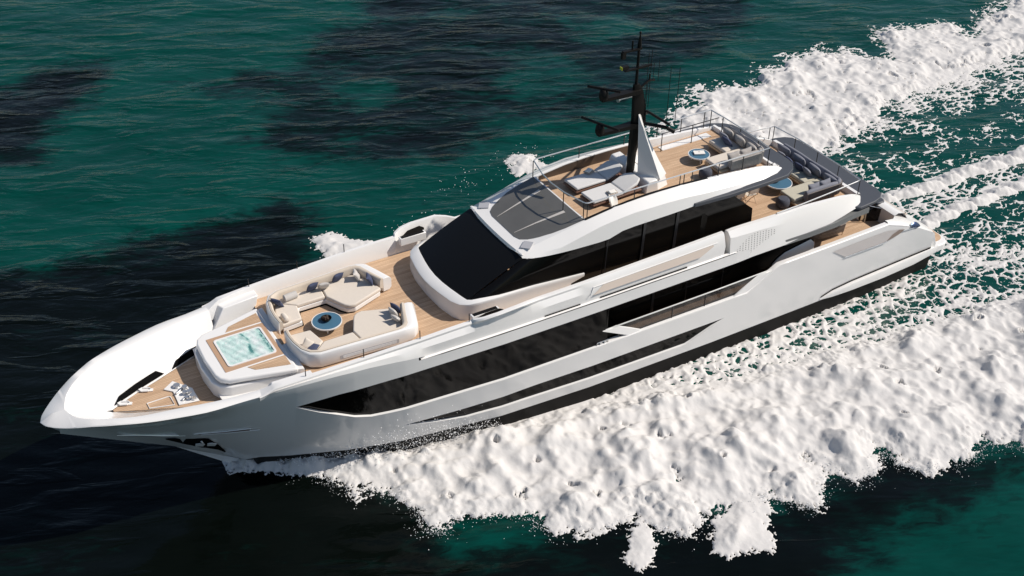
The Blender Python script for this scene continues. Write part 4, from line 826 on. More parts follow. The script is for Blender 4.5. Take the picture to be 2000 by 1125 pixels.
def tray(c, rz_, label):
    t = thing("side_tray", label, "tray", c, "trays of towels beside the loungers"); q = MB()
    obj("tray_board", MB().box((c[0], c[1], c[2]+.02), (.42, .34, .03), rz_), M_towel, t, bevel=.01)
    obj("folded_towel", MB().box((c[0]+.02, c[1], c[2]+.075), (.30, .22, .07), rz_+.15), M_paper, t, bevel=.03, seg=3)
    return t
tray((17.48, -.88, 7.47), R(20), "small tray with a folded towel on the shaded lounger")
tray((17.60, .98, 7.47), R(-12), "small tray with a folded towel on the sunlit lounger by the rail")
t = thing("draped_towel", "crumpled pale towel hanging off the side of the sunlit lounger", "towel", (17.62, 1.22, 7.1)); rows = []
for i in range(9):
    u = i/8; rows.append([(17.5+.34*v+.10*u+.03*math.sin(6*u+5*v), 1.02+.36*u+.02*math.sin(9*v), 7.50-.36*u**1.6+.03*math.sin(7*v+4*u)) for v in [k/6 for k in range(7)]])
obj("cloth", MB().loft(rows), M_paper, t)

# ---- L-shaped rope-backed sofas on the two aft decks
def lsofa(x_back, x_front, y0, y1, x_end, zd, fab_seat, fab_back, label, backh=.82, rope=M_rope):
    """long side along the aft edge (y0..y1), return along the port side forward to x_end"""
    t = thing("corner_sofa", label, "sofa", ((x_back+x_end)/2, (y0+y1)/2, zd), "corner sofas on the aft decks")
    dp = x_front-x_back; s1 = zd+.26; s2 = zd+.42; bh = zd+backh
    obj("sofa_frame", MB().prism([(x_back+.12, y0), (x_front, y0), (x_front, y1-dp), (x_end, y1-dp), (x_end, y1-.12), (x_back+.12, y1-.12)], zd+.16, s1), M_wood, t, bevel=.02)
    obj("seat_cushion", MB().prism([(x_back+.28, y0+.02), (x_front-.02, y0+.02), (x_front-.02, y1-dp-.03), (x_back+.28, y1-dp-.03)], s1, s2), fab_seat, t, bevel=.06, seg=4)
    obj("seat_cushion", MB().prism([(x_back+.28, y1-dp), (x_end-.02, y1-dp), (x_end-.02, y1-.26), (x_back+.28, y1-.26)], s1, s2), fab_seat, t, bevel=.06, seg=4)
    # woven outer back: aft run, rounded corner, side run
    ln = []
    for k in range(7): ln.append((x_back, y0+(y1-.35-y0)*k/6))
    for k in range(1, 6): a = R(180-90*k/6); ln.append((x_back+.35+.35*math.cos(a), y1-.35+.35*math.sin(a)))
    for k in range(6): ln.append((x_back+.35+(x_end-.45-x_back-.35)*k/5, y1))
    rows = []
    for i, p in enumerate(ln):
        d = Vector(ln[min(i+1, len(ln)-1)])-Vector(ln[max(i-1, 0)]); d.normalize(); nx_, ny_ = d.y, -d.x
        rows.append([(p[0], p[1], zd+.18), (p[0]-nx_*.05, p[1]-ny_*.05, bh-.10), (p[0]-nx_*.01, p[1]-ny_*.01, bh-.09), (p[0]+nx_*.03, p[1]+ny_*.03, zd+.18)])
    obj("woven_back", MB().loft(rows, close=True, cap0=True, cap1=True), rope, t, ang=50)
    rp = MB()
    for i in range(len(ln)-1):
        a, b = ln[i], ln[i+1]; L = math.hypot(b[0]-a[0], b[1]-a[1]); m_ = max(1, int(L/.07))
        for k in range(m_):
            f = k/m_; x, y = a[0]+(b[0]-a[0])*f, a[1]+(b[1]-a[1])*f
            d = Vector((b[0]-a[0], b[1]-a[1])).normalized(); nx_, ny_ = d.y, -d.x
            rp.tube([(x-nx_*.012, y-ny_*.012, zd+.18), (x-nx_*.062, y-ny_*.062, bh-.09)], .011, 4)
    obj("rope_lacing", rp, M_ltgrey if rope is not M_rope else rope, t)
    # soft back cushions following the weave
    def back(i0, i1):
        rows = []
        for i in range(i0, i1+1):
            p = ln[i]; d = Vector(ln[min(i+1, len(ln)-1)])-Vector(ln[max(i-1, 0)]); d.normalize(); nx_, ny_ = d.y, -d.x
            e = .55 if i in (i0, i1) else 1.0
            prof = ((.05, .30), (.02, .30+(backh-.34)*.5), (-.01, backh-.06), (.06, backh+.02*e), (.15, backh-.0), (.24, backh-.16), (.27, .42), (.2, .40))
            rows.append([(p[0]+nx_*a*(1 if e == 1 else .9), p[1]+ny_*a*(1 if e == 1 else .9), zd+b-(0 if e == 1 else .02)) for a, b in prof])
        obj("back_cushion", MB().loft(rows, close=True, cap0=True, cap1=True), fab_back, t, bevel=.03, ang=70)
    back(0, 3); back(3, 6); back(6, 12); back(12, len(ln)-1)
    L_ = y1-.45-y0; n_ = 4 if L_ > 2.5 else 3
    for k in range(n_): pillow("back_pillow", (x_back+.33, y0+.30+(L_-.35)*k/(n_-1), zd+.65), .50, L_/n_*.98, .26, (0, R(-66), R(3-4*(k % 3))), fab_back, parent=t)
    for k in range(2): pillow("back_pillow", (x_back+.80+.66*k, y1-.32, zd+.64), .64, .48, .24, (R(-66), 0, R(2-4*k)), fab_back, parent=t)
    for x, y in ((x_front-.08, y0+.06), (x_end-.08, y1-dp+.06), (x_end-.1, y1-.2), (x_back+.25, y0+.06), (x_back+.3, y1-.3)): obj("leg", MB().tube([(x, y, zd), (x, y, zd+.17)], .022, 6), M_wood, t)
    return t
lsofa(10.45, 11.62, -.62, 1.74, 12.72, 7.1, M_cream, M_grey, "cream and grey corner sofa with a woven back on the top deck", rope=M_grey)
lsofa(6.12, 7.32, -1.55, 2.32, 8.72, 4.68, M_sage, M_blugrey, "blue grey corner sofa with a woven back on the middle aft deck")
G2 = "dark cushions on the aft sofas"
for c, rt, m_, lb in (((11.08, -.22, 7.68), (0, R(-62), R(5)), M_blugrey, "slate cushion leaning on another on the top deck sofa"),
                      ((11.20, .12, 7.67), (R(8), R(-58), R(-8)), M_navy, "dark square cushion at the front of the pair on the top deck sofa"),
                      ((6.80, -1.0, 5.25), (0, R(-62), R(5)), M_blugrey, "slate cushion at the shaded far end of the middle aft deck sofa"),
                      ((6.84, -.45, 5.25), (0, R(-60), R(-4)), M_navy, "navy cushion second from the shaded end of the middle aft deck sofa"),
                      ((6.80, .16, 5.25), (0, R(-62), R(6)), M_navy, "navy cushion at the middle of the long back of the middle aft deck sofa"),
                      ((6.78, .70, 5.25), (0, R(-58), R(-6)), M_blugrey, "slate cushion nearest the bend of the middle aft deck sofa")):
    pillow("scatter_cushion", c, .50, .50, .19, rt, m_, lb, group=G2)
pillow("scatter_cushion", (7.35, 2.0, 5.18), .50, .34, .15, (R(60), 0, R(-5)), M_blugrey, "low slate cushion inside the short arm of the middle aft deck sofa", group=G2)
tag(recentre(build("folded_throw", MB().box((11.35, .98, 7.535), (.12, .42, .03), R(25)), M_paper, bevel=.01)), "narrow white folded throw lying in the shade on the top deck sofa", "throw")
def ottoman(c, r_, h, label):
    t = thing("ottoman", label, "ottoman", c, "dark ottomans on the aft decks")
    obj("pouf_body", MB().lathe([(r_*.78, .03), (r_*.92, .08), (r_*1.0, h*.5), (r_*.94, h*.85), (r_*.8, h)], c, 20), M_char, t)
    obj("pouf_top", MB().lathe([(r_*.8, h), (r_*.7, h+.035), (r_*.3, h+.045)], c, 20), M_char, t)
    obj("pouf_base", MB().lathe([(r_*.7, 0), (r_*.75, .035)], c, 16), M_black, t)
ottoman((13.20, 1.28, 7.1), .28, .38, "dark blue round ottoman beside the top deck sofa")
ottoman((9.02, 1.72, 4.68), .31, .40, "dark charcoal round ottoman beside the middle aft deck sofa")

# ---- pale folding chairs and dining table under the top deck overhang
t = thing("dining_table", "pale wooden dining table in the shade under the top deck overhang", "table", (10.45, -.05, 4.68))
obj("table_top", MB().prism(rrect(9.75, 11.1, -.9, .42, .1), 5.38, 5.43), M_wood, t)
for x, y in ((9.95, -.7), (10.9, -.7), (9.95, .25), (10.9, .25)): obj("leg", MB().tube([(x, y, 4.68), (x, y, 5.38)], .03, 6), M_wood, t)
def chair(x0, y0, rot, label):
    t = thing("folding_chair", label, "chair", (x0, y0, 4.68), "pale folding chairs on the middle aft deck")
    c, s_ = math.cos(rot), math.sin(rot); W = lambda u, v, z: (x0+u*c-v*s_, y0+u*s_+v*c, 4.68+z)
    for v in (-.24, .24):
        obj("leg", MB().tube([W(.22, v, 0), W(-.2, v, .46)], .016, 6), M_wood, t); obj("leg", MB().tube([W(-.22, v, 0), W(.2, v, .46), W(.2, v, .5)], .016, 6), M_wood, t)
        obj("arm_rest", MB().tube([W(.22, v, .64), W(-.24, v, .66)], .02, 6), M_wood, t); obj("back_post", MB().tube([W(-.2, v, .44), W(-.3, v, .84)], .016, 6), M_wood, t)
    obj("sling_seat", MB().loft([[W(.22, -.23, .46), W(.22, .23, .46)], [W(0, -.23, .42), W(0, .23, .42)], [W(-.22, -.23, .46), W(-.22, .23, .46)]]), M_cream, t)
    obj("sling_back", MB().loft([[W(-.24, -.23, .55), W(-.24, .23, .55)], [W(-.28, -.23, .7), W(-.28, .23, .7)], [W(-.3, -.23, .84), W(-.3, .23, .84)]]), M_cream, t)
chair(10.05, .72, R(-95), "pale wooden folding chair nearer the fruit bowl table")
chair(10.85, .74, R(-88), "pale wooden folding chair nearer the black cabin end")

# ---- cockpit sofa and transom bench
t = thing("cockpit_sofa", "grey round-ended sofa with a brown woven back on the lowest aft deck", "sofa", (6.1, 1.75, 2.2))
ln = [(7.0, 1.2), (7.05, 1.55), (6.9, 1.85), (6.6, 2.0), (6.2, 2.05), (5.7, 2.07), (5.3, 2.05), (5.2, 2.0)]
rows = [[(x, y, 2.42), (x, y+.05, 2.86), (x, y, 2.88), (x-.02, y-.05, 2.42)] for x, y in ln]
obj("woven_back", MB().loft(rows, close=True, cap0=True, cap1=True), M_rope, t, ang=60)
rp = MB()
for i in range(len(ln)-1):
    for k in range(6):
        f = k/6; x, y = ln[i][0]+(ln[i+1][0]-ln[i][0])*f, ln[i][1]+(ln[i+1][1]-ln[i][1])*f; rp.tube([(x, y+.02, 2.40), (x, y+.07, 2.87)], .012, 4)
obj("rope_lacing", rp, M_ltgrey, t)
obj("seat_cushion", MB().prism([(5.2, 1.05), (6.95, 1.05), (6.98, 1.5), (6.8, 1.85), (6.5, 1.97), (5.2, 1.98)], 2.42, 2.62), M_blugrey, t, bevel=.06, seg=3)
rows = [[(x-.02, y+.03, 2.6), (x-.02, y+.04, 2.92), (x-.05, y-.08, 2.95), (x-.06, y-.18, 2.85), (x-.05, y-.2, 2.6)] for x, y in ln]
obj("back_cushion", MB().loft(rows, close=True, cap0=True, cap1=True), M_grey, t, bevel=.03, ang=70)
for x, y in ((6.9, 1.95), (5.25, 2.0), (6.85, 1.1), (5.25, 1.1)): obj("leg", MB().tube([(x, y, 2.2), (x, y, 2.45)], .02, 6), M_wood, t)
t = thing("transom_bench", "slate padded bench along the stern with a grey bolster on top", "bench", (3.3, .3, 2.2))
obj("bench_base", MB().prism([(3.75, -1.6), (3.75, 1.45), (2.95, 1.45), (2.95, -1.6)][::-1], 2.2, 2.5), M_white, t, bevel=.02)
obj("seat_pad", MB().prism([(3.75, -1.6), (3.75, 1.43), (3.1, 1.43), (3.1, -1.6)][::-1], 2.5, 2.64), M_blugrey, t, bevel=.05)
obj("back_pad", MB().prism(rrect(2.45, 3.05, -1.6, 1.75, .22), 2.6, 3.06), M_slate, t, bevel=.05)
tag(recentre(build("bolster", MB().tube([(3.25, .55, 3.0), (3.25, .57, 3.0), (3.0, 1.1, 3.12), (2.85, 1.45, 3.12), (2.84, 1.47, 3.12)], [.03, .12, .12, .12, .03], 14), M_grey)), "grey round bolster on the back of the stern bench", "cushion")
t = thing("cocktail_cabinet", "small dark and wood fronted cabinet at the end of the stern bench", "cabinet", (3.55, 1.35, 2.2))
obj("cabinet_body", MB().box((3.62, 1.5, 2.42), (.2, .12, .36)), M_wood, t, bevel=.01); obj("cabinet_door", MB().box((3.73, 1.5, 2.42), (.02, .10, .3)), M_black, t)

# ================================================================== sea and foam (numpy height fields)
def h2(ix, iy, s):
    v = (ix.astype(np.int64)*374761393 + iy.astype(np.int64)*668265263 + s*982451653) & 0xFFFFFFFF
    v = ((v ^ (v >> 13))*1274126177) & 0xFFFFFFFF; v = v ^ (v >> 16); return (v & 0xFFFFFF)/float(0xFFFFFF)
def vn(x, y, s=0):
    ix, iy = np.floor(x), np.floor(y); fx, fy = x-ix, y-iy; g = 0
    ux, uy = fx*fx*fx*(fx*(fx*6-15)+10), fy*fy*fy*(fy*(fy*6-15)+10); out = 0
    for dx in (0, 1):
        for dy in (0, 1):
            a = h2(ix+dx, iy+dy, s)*6.2831853; d = np.cos(a)*(fx-dx)+np.sin(a)*(fy-dy)
            out = out + d*(ux if dx else 1-ux)*(uy if dy else 1-uy)
    return out*1.5
def fbm(x, y, s=0, o=4, gain=.5):
    r_ = 0; a = 1; t = 0
    for i in range(o): r_ = r_+a*vn(x*2**i+i*17.3, y*2**i-i*9.1, s+i); t += a; a *= gain
    return r_/t
def voro(x, y, s=0):
    ix, iy = np.floor(x), np.floor(y); f1 = np.full(x.shape, 9.); f2 = np.full(x.shape, 9.)
    for dx in (-1, 0, 1):
        for dy in (-1, 0, 1):
            px, py_ = ix+dx+h2(ix+dx, iy+dy, s), iy+dy+h2(ix+dx, iy+dy, s+77); d = np.hypot(px-x, py_-y)
            f2 = np.minimum(f2, np.maximum(f1, d)); f1 = np.minimum(f1, d)
    return f1, f2
def sdf(X, Y, poly):
    """signed distance, positive inside"""
    d = np.full(X.shape, 1e9); ins = np.zeros(X.shape, bool); n = len(poly)
    for i in range(n):
        (ax, ay), (bx_, by_) = poly[i], poly[(i+1) % n]; ex, ey = bx_-ax, by_-ay
        t = np.clip(((X-ax)*ex+(Y-ay)*ey)/(ex*ex+ey*ey+1e-12), 0, 1); d = np.minimum(d, np.hypot(X-ax-t*ex, Y-ay-t*ey))
        c = ((ay > Y) != (by_ > Y)); xi = (bx_-ax)*(Y-ay)/((by_-ay) if by_ != ay else 1e-9)+ax; ins ^= c & (X < xi)
    return np.where(ins, d, -d)
def sst(a, b, v): t = np.clip((v-a)/(b-a), 0, 1); return t*t*(3-2*t)
CA, SA = math.cos(R(149)), math.sin(R(149))
def wave(X, Y):
    u = X*CA+Y*SA; v = -X*SA+Y*CA
    w1 = vn(u*.16, v*.42, 3); w2 = vn(u*.42+5, v*1.0, 5)
    return .10*w1+.05*(1-2*np.abs(w2))*.7
def grid_obj(name, X, Y, Z, m, keep=None):
    ny, nx = X.shape; co = np.stack([X, Y, Z], -1).reshape(-1, 3)
    idx = np.arange(ny*nx).reshape(ny, nx); q = np.stack([idx[:-1, :-1], idx[:-1, 1:], idx[1:, 1:], idx[1:, :-1]], -1).reshape(-1, 4)
    if keep is not None:
        q = q[keep.reshape(-1)[q].any(1)]; used = np.zeros(ny*nx, bool); used[q.reshape(-1)] = True
        remap = np.cumsum(used)-1; co = co[used]; q = remap[q]
    else: used = np.ones(ny*nx, bool)
    me = bpy.data.meshes.new(name); me.vertices.add(len(co)); me.vertices.foreach_set("co", co.reshape(-1))
    me.loops.add(q.size); me.loops.foreach_set("vertex_index", q.reshape(-1).astype(np.int32))
    me.polygons.add(len(q)); me.polygons.foreach_set("loop_start", np.arange(0, q.size, 4, dtype=np.int32))
    me.polygons.foreach_set("use_smooth", np.ones(len(q), bool)); me.update(calc_edges=True); me.validate(); me.materials.append(m)
    o = bpy.data.objects.new(name, me); COL.objects.link(o); return o, used

weed_polys = [
    [(40.1, -31.4), (38.9, -38.5), (35.1, -36.3), (32.2, -38.7), (30.0, -38.5), (28.7, -36.0), (29.7, -34.1), (32.1, -32.5), (33.5, -30.4), (35.4, -27.8), (36.5, -28.1)],
    [(24.6, -32.5), (18.8, -32.2), (15.3, -35.6), (11.2, -38.2), (5.4, -43.8), (-15.9, -32.3), (-12.6, -24.2), (-8.6, -22.1), (-3.0, -20.2), (3.3, -16.9), (7.2, -16.9), (10.4, -19.0), (14.6, -17.2), (18.7, -17.9), (21.5, -19.5), (23.4, -21.5), (24.0, -24.5), (21.0, -26.7), (23.7, -30.4)],
    [(42.9, -20.1), (36.0, -16.7), (33.1, -16.6), (28.7, -16.8), (24.9, -16.8), (24.5, -15.2), (25.9, -12.5), (25.5, -10.3), (25.7, -6.3), (29.6, 2.1), (23.4, 8.7), (19.3, 11.1), (12.4, 11.9), (7.0, 14.2), (4.5, 16.3), (5.3, 16.9), (10.3, 15.1), (13.0, 14.9), (15.7, 15.1), (19.1, 17.8), (49.0, 1.8)]]
holes = [[(28.4, 6.7), (26.5, 7.0), (25.2, 8.6), (26.0, 9.4), (28.3, 8.1)], [(17.5, -27.5), (14.8, -27.2), (14.5, -25.0), (17.0, -24.6)], [(8.5, -24.5), (4.0, -25.0), (3.5, -21.0), (8.0, -21.5)], [(0, -30), (-4, -29), (-4, -26), (0, -26)]]
gx = np.arange(-44, 58.01, .25); gy = np.arange(-62, 32.01, .25); X, Y = np.meshgrid(gx, gy)
edge = np.minimum(np.minimum(X-gx[0], gx[-1]-X), np.minimum(Y-gy[0], gy[-1]-Y)); fade = sst(0, 5, edge)
Zs = WL+wave(X, Y)*fade
wd = np.zeros_like(X)
for k, p in enumerate(weed_polys):
    wx, wy = X+1.6*fbm(X*.3, Y*.3, 21, 5, .6), Y+1.6*fbm(X*.3, Y*.3, 22, 5, .6)
    wd = np.maximum(wd, sst(-2.2, 2.2, sdf(wx, wy, p))*(0.64 if k == 1 else .95))
for p in holes: wd = wd*(1-.7*sst(-1.6, 1.0, sdf(X+fbm(X*.5, Y*.5, 71), Y+fbm(X*.5, Y*.5, 72), p)))
ctr = wd
# sea: fine sheet near the yacht joined to a ring that runs out to the horizon
o_sea, _ = grid_obj("sea", X, Y, Zs, M_sea)
a_ = o_sea.data.attributes.new("weed", 'FLOAT', 'POINT'); a_.data.foreach_set("value", wd.reshape(-1).astype(np.float32))
ch = sst(6, -12, Y)*(.75+.25*vn(X*.08, Y*.08, 50)); a_ = o_sea.data.attributes.new("chop", 'FLOAT', 'POINT'); a_.data.foreach_set("value", np.clip(ch, 0, 1).reshape(-1).astype(np.float32))
o_sea["kind"] = "structure"; o_sea["label"] = "teal sea with dark seagrass patches"
fx0, fx1, fy0, fy1 = gx[0], gx[-1], gy[0], gy[-1]; BIG = 4000
o_far = build("open_sea", MB().add([(fx0, fy0, WL), (fx1, fy0, WL), (fx1, fy1, WL), (fx0, fy1, WL), (-BIG, -BIG, WL), (BIG, -BIG, WL), (BIG, BIG, WL), (-BIG, BIG, WL)], [(4, 5, 1, 0), (5, 6, 2, 1), (6, 7, 3, 2), (7, 4, 0, 3)]), M_sea)
o_far["kind"] = "structure"; o_far["label"] = "open sea beyond the wake"

near_thick = [(33.5, -0.1), (31.1, 0.8), (28.2, 2.0), (25.4, 2.7), (23.0, 2.9), (20.3, 3.4), (17.3, 4.6), (14.1, 5.2), (10.6, 5.8), (6.8, 6.1), (2.7, 6.7), (-3.7, 7.3), (-13, 8.6), (-20, 10.5), (-17, 20), (-6, 19), (0, 17.2), (5.3, 14.8), (6.7, 14.2), (7.7, 13.4), (9.2, 13.8), (11.0, 13.2), (11.5, 12.5), (11.5, 11.7), (12.6, 12.4), (13.6, 12.4), (14.0, 11.1), (15.7, 12.7), (16.5, 12.4), (16.9, 11.3), (17.5, 11.3), (19.7, 10.9), (20.9, 11.5), (21.5, 10.7), (22.0, 9.6), (23.3, 9.7), (25.1, 8.9), (25.4, 8.0), (26.5, 7.1), (27.4, 6.5), (28.5, 7.0), (29.0, 6.4), (28.7, 5.5), (29.0, 4.5), (29.9, 3.5), (30.4, 3.7), (30.8, 2.6), (31.2, 2.0), (32.1, 1.1)]
blob1 = [(22.7, 10.5), (22.1, 10.3), (22.1, 11.2), (22.7, 11.8), (23.4, 12.1), (23.4, 11.3)]
blob2 = [(19.5, 11.2), (18.2, 10.9), (17.4, 11.7), (18.8, 13.5), (20.0, 13.2), (20.5, 12.5)]
near_lace = [(24.5, 2.2), (18.3, 2.8), (13.4, 3.3), (7.2, 3.2), (1.5, 3.2), (-1.1, 3.1), (-8.8, 3.1), (-2.2, 8.6), (3.3, 7.6), (11.0, 6.6), (17.7, 5.5), (24.5, 3.6)]
stern_lace = [(-.6, -3.8), (-1.6, -8.2), (-4.9, -8.9), (-13.3, -11.4), (-20.3, -11.7), (-30.1, -12.5), (-40, -6), (-5.0, 6.3), (0.3, 3.3), (-.3, 0.7)]
ridge1 = [(-2.0, -2.3), (-4.7, -2.0), (-7.7, -2.0), (-10.4, -1.9), (-15, -1.9), (-22, -1.8)]
ridge2 = [(-1.4, 0.8), (-5.1, 0.4), (-7.9, 0.3), (-12.5, 0.1), (-20, -.1)]
far_thick = [(4.5, -13.6), (1.3, -15.1), (-0.6, -15.9), (-1.4, -17.0), (-3.1, -17.3), (-4.2, -16.2), (-5.4, -16.0), (-6.0, -16.9), (-8.3, -17.5), (-9.1, -17.9), (-12.6, -17.7), (-13.6, -15.9), (-15.0, -14.7), (-17.5, -18.0), (-21.0, -17.8), (-22.7, -16.7), (-22.3, -14.5), (-25.9, -16.9), (-28.6, -17.5), (-34.2, -17.7), (-26.1, -11.1), (-20.9, -11.2), (-17.2, -10.7), (-13.3, -10.4), (-9.2, -9.6), (-4.3, -7.8), (-1.6, -8.2), (2.3, -10.4)]
far_a = [(13.1, -15.2), (12.3, -15.6), (11.4, -15.1), (11.6, -13.6), (13.2, -13.6)]
far_b = [(25.2, -13.2), (24.2, -13.3), (23.1, -12.0), (21.6, -10.6), (23.7, -10.8), (25.0, -11.5)]

def puffs(X, Y, s, sc, k=9.5):
    """smooth rounded billows (soft cells, no creases)"""
    wx, wy = (X+.40*sc*fbm(X/sc*.8, Y/sc*.8, s+5, 3))/sc, (Y+.40*sc*fbm(X/sc*.8, Y/sc*.8, s+6, 3))/sc
    ix, iy = np.floor(wx), np.floor(wy); acc = 0
    for dx in (-1, 0, 1):
        for dy in (-1, 0, 1):
            px, py_ = ix+dx+h2(ix+dx, iy+dy, s), iy+dy+h2(ix+dx, iy+dy, s+77); am = .55+.75*h2(ix+dx, iy+dy, s+31)
            acc = acc+am*np.exp(-k*((px-wx)**2+(py_-wy)**2)*.55)
    return np.minimum(acc, 1.25)/1.25
def thick(X, Y, polys, s, rough=.6, amp=1.0, sc=1.0, soft=1.1, pits=-.95, frw=.55, grow=.34):
    n = fbm(X*.55, Y*.55, s, 3)*rough + (fbm(X*2.6, Y*2.6, s+40, 4, .62))*rough*.55
    S = np.full(X.shape, -9.)
    for p in polys: S = np.maximum(S, sdf(X, Y, p))
    S2 = S+n+grow
    env = sst(.22, soft*1.45, S2)
    p1 = puffs(X, Y, s+1, 1.75*sc); p2 = puffs(X, Y, s+2, .85*sc)
    hgt = amp*(.07+.36*p1+.30*p2*(.45+.55*p1)+.11*puffs(X, Y, s+3, .42*sc)+.18*fbm(X*.4, Y*.4, s+4, 2))
    H = .045*sst(-.02, .12, S2)+np.maximum(hgt, .02)*env - .30*sst(.05, -.25, S2)
    # the rim thins to a flat fringe broken into grains and threads; a few pits inside
    grain = fbm(X*6, Y*6, s+60, 4, .7)
    cut = np.maximum(sst(frw, -.02, S2)*.80-.42, pits+.10*sst(1.6, .4, S2)); cut = np.where(S2 < frw, cut, pits)
    H = np.where((grain < cut) & (S2 > -.3), -.06, H)
    pit = sst(.40, .50, fbm(X*.8+9, Y*.8, s+13, 3, .5)); H = H-pit*(H*.45)*(S2 > .6)
    H = np.where((pit > .35) & (grain > .10), -.05, H)
    H = H+(.020 if pits < -.9 else .008)*grain*env
    return H, S2
def lace(X, Y, S, s, dens, sc=.55, stretch=1.0, amp=.10):
    wx, wy = X+.30*fbm(X*1.3, Y*1.6, s, 4), Y+.24*fbm(X*1.6, Y*1.6, s+1, 4)
    f1, f2 = voro(wx/sc/stretch, wy/sc, s+2); e1 = f2-f1
    g1, g2 = voro(wx/sc/stretch*2.1+4, wy/sc*2.1, s+3); e2 = g2-g1
    th = dens+.34*fbm(X*.45, Y*.7, s+4, 4, .6)+.12*fbm(X*3, Y*3, s+8, 3)
    f = np.maximum(th-e1, (th*.60-e2*.75)-.03)
    f = np.where(f > 0, f*sst(-.35, .45, S+.5*fbm(X*1.1, Y*1.1, s+6, 3)), f)-.30*sst(.1, -.4, S)
    return np.where(f > 0, amp*np.minimum(f*2.2, 1)**.8, f*.5)

def wake(name, x0, x1, y0, y1, st, fn, label):
    X, Y = np.meshgrid(np.arange(x0, x1, st), np.arange(y0, y1, st)); H = fn(X, Y); H = np.maximum(H, -.12)
    o, _ = grid_obj(name, X, Y, WL+wave(X, Y)+H-.004, M_foam, H > -.09); tag(o, label, "foam", kind="stuff"); return X, Y, H
def hull_b(X): return np.interp(X, [0, 4, 14, 20, 24, 28, 30, 32, 33.1], [3.4, 3.55, 3.62, 3.5, 3.2, 2.5, 1.85, .9, 0])
def f_near(X, Y):
    curl = [(34.0, -.3), (32.0, .7), (30, 1.7), (27, 2.65), (27, 3.6), (29.2, 3.0), (31, 2.1), (32.6, 1.1), (34.0, .2)]
    H, S = thick(X, Y, [near_thick], 100, .75, .95); Hq, _ = thick(X, Y, [curl], 120, .25, .75, .45, .4)
    rise = sst(34, 28, X)*.6+.4; H = np.where(H > 0, H*rise, H)
    Hb, _ = thick(X, Y, [blob1, blob2], 140, .55, .55)
    L = lace(X, Y, sdf(X, Y, near_lace), 160, np.interp(X, [-6, 4, 12, 22], [.15, .20, .32, .72]), .55, 1.25, .13)
    out = np.maximum(np.maximum(np.maximum(H, Hb), L), Hq)
    return out
def f_stern(X, Y):
    S = sdf(X, Y, stern_lace)
    L = lace(X, Y, S, 200, .06+.12*np.exp(-((Y+.8)/1.6)**2)+.16*sst(-6.5, -10, Y)+.10*sst(-6, 0, X)+.08*sst(1.5, 4, Y), .42, 2.1, .07)
    for k, (rd, am) in enumerate(((ridge1, .50), (ridge2, .42))):
        px = np.array([p[0] for p in rd])[::-1]; py_ = np.array([p[1] for p in rd])[::-1]; yc = np.interp(X, px, py_)+.25*vn(X*.4, X*0+k*7.7, 5); dd = (Y-yc)
        scal = .40+.60*np.abs(np.sin(X*2.1+dd*2.2+1.0*vn(X*.9, X*0+3, k)))**.7; w_ = np.where(dd > 0, .30, .50)*(1+.03*(-X))*(1+.35*fbm(X*1.5, Y*1.5, 33+k, 3))
        Rg = am*np.exp(-(dd/w_)**2)*scal*(1+.45*fbm(X*2, Y*2, 31+k, 4))+.06*fbm(X*5, Y*5, 37, 4)-.13
        Rg = Rg*sst(-.9, -2.6, X)+(-.1)*(1-sst(-.9, -2.6, X)); Rg = np.where(np.abs(dd) < 1.5, Rg, -.1); L = np.maximum(L, Rg)
    return L
def f_far(X, Y):
    H, S = thick(X, Y, [far_thick], 300, 1.3, .60, .9, 1.0, -.42, .5, .1)
    Hb, _ = thick(X, Y, [far_a], 340, .35, .6, .5)
    Hc, _ = thick(X, Y, [far_b], 350, .3, .9, .6)
    L = lace(X, Y, S+.75, 360, .16, .40, 1.7, .06)
    return np.maximum(np.maximum(np.maximum(H, Hb), Hc), L)
NX, NY, NH = wake("bow_wave_foam", -15, 34.2, -.4, 19.5, .058, f_near, "thick white bow wave foam along the near side of the yacht")
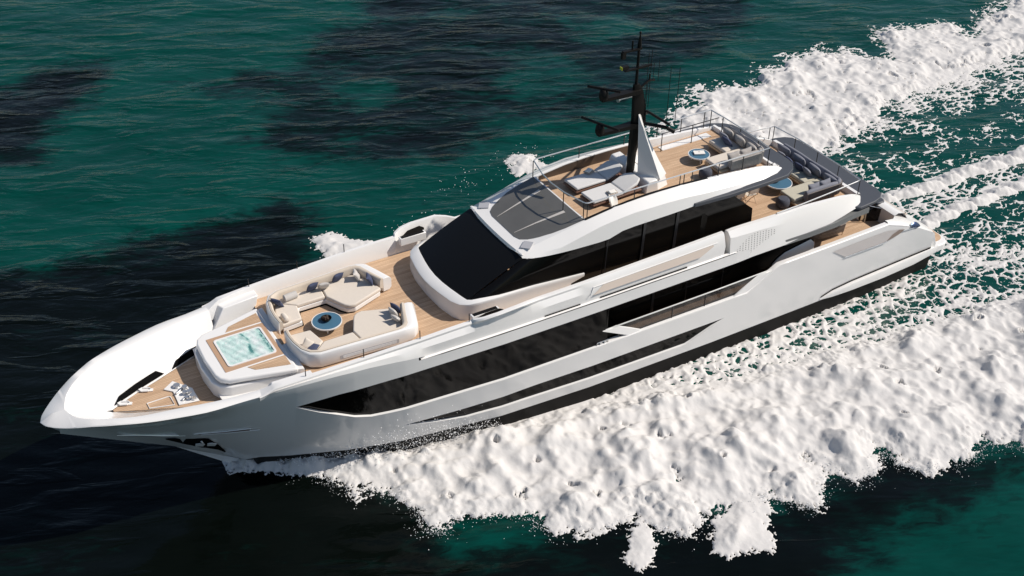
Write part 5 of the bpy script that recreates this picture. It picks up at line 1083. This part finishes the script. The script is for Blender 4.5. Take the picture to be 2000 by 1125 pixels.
wake("stern_wake_foam", -33, .4, -12, 7.5, .065, f_stern, "lacy foam streaks and two ridges behind the stern")
wake("far_wake_foam", -36, 26, -19.5, -7, .085, f_far, "broken white foam on the far side of the yacht")

# droplets thrown off the foam
sp = []
def drops(n, fn): 
    for _ in range(n):
        q = fn()
        if q is not None: sp.append(q)
bnd = near_thick[14:]
def edge_drop():
    i = rng.randint(len(bnd)-1); a, b = bnd[i], bnd[i+1]; t = rng.rand(); x, y = a[0]+(b[0]-a[0])*t, a[1]+(b[1]-a[1])*t
    d = abs(rng.randn())*.38-.1; an = rng.rand()*6.28; return (x+d*math.cos(an)+.1, y+d*math.sin(an)+.12, WL+.03+rng.rand()*.18, .008+.018*rng.rand()**2)
drops(4200, edge_drop)
def bow_drop():
    x = 24+8.5*rng.rand()**.8; up = abs(rng.randn())*.62*np.interp(x, [24, 26, 28.5, 29.6, 31, 32.5], [.3, 1.1, 1.3, .9, .4, .2]); return (x, B(x, max(up-.3, -.4))+.05+abs(rng.randn())*.20, WL+.35+up, .007+.020*rng.rand()**2)
drops(2600, bow_drop)
def far_drop():
    a = ((16, -14.0), (20, -11.5), (12, -15))[rng.randint(3)]; return (a[0]+rng.randn()*1.0, a[1]+rng.randn()*.6, WL+.05+rng.rand()*.4, .012+.02*rng.rand())
drops(150, far_drop)
vs, fs = [], []
for x, y, z, r_ in sp:
    o = len(vs); vs += [(x+r_, y, z), (x-r_, y, z), (x, y+r_, z), (x, y-r_, z), (x, y, z+r_), (x, y, z-r_)]
    fs += [(o+a, o+b, o+c) for a, b, c in ((0, 2, 4), (2, 1, 4), (1, 3, 4), (3, 0, 4), (2, 0, 5), (1, 2, 5), (3, 1, 5), (0, 3, 5))]
me = bpy.data.meshes.new("spray"); me.from_pydata(vs, [], fs); me.materials.append(M_spray)
for p in me.polygons: p.use_smooth = True
os_ = bpy.data.objects.new("spray", me); COL.objects.link(os_); tag(os_, "fine white spray droplets thrown up along the bow wave", "spray", kind="stuff")
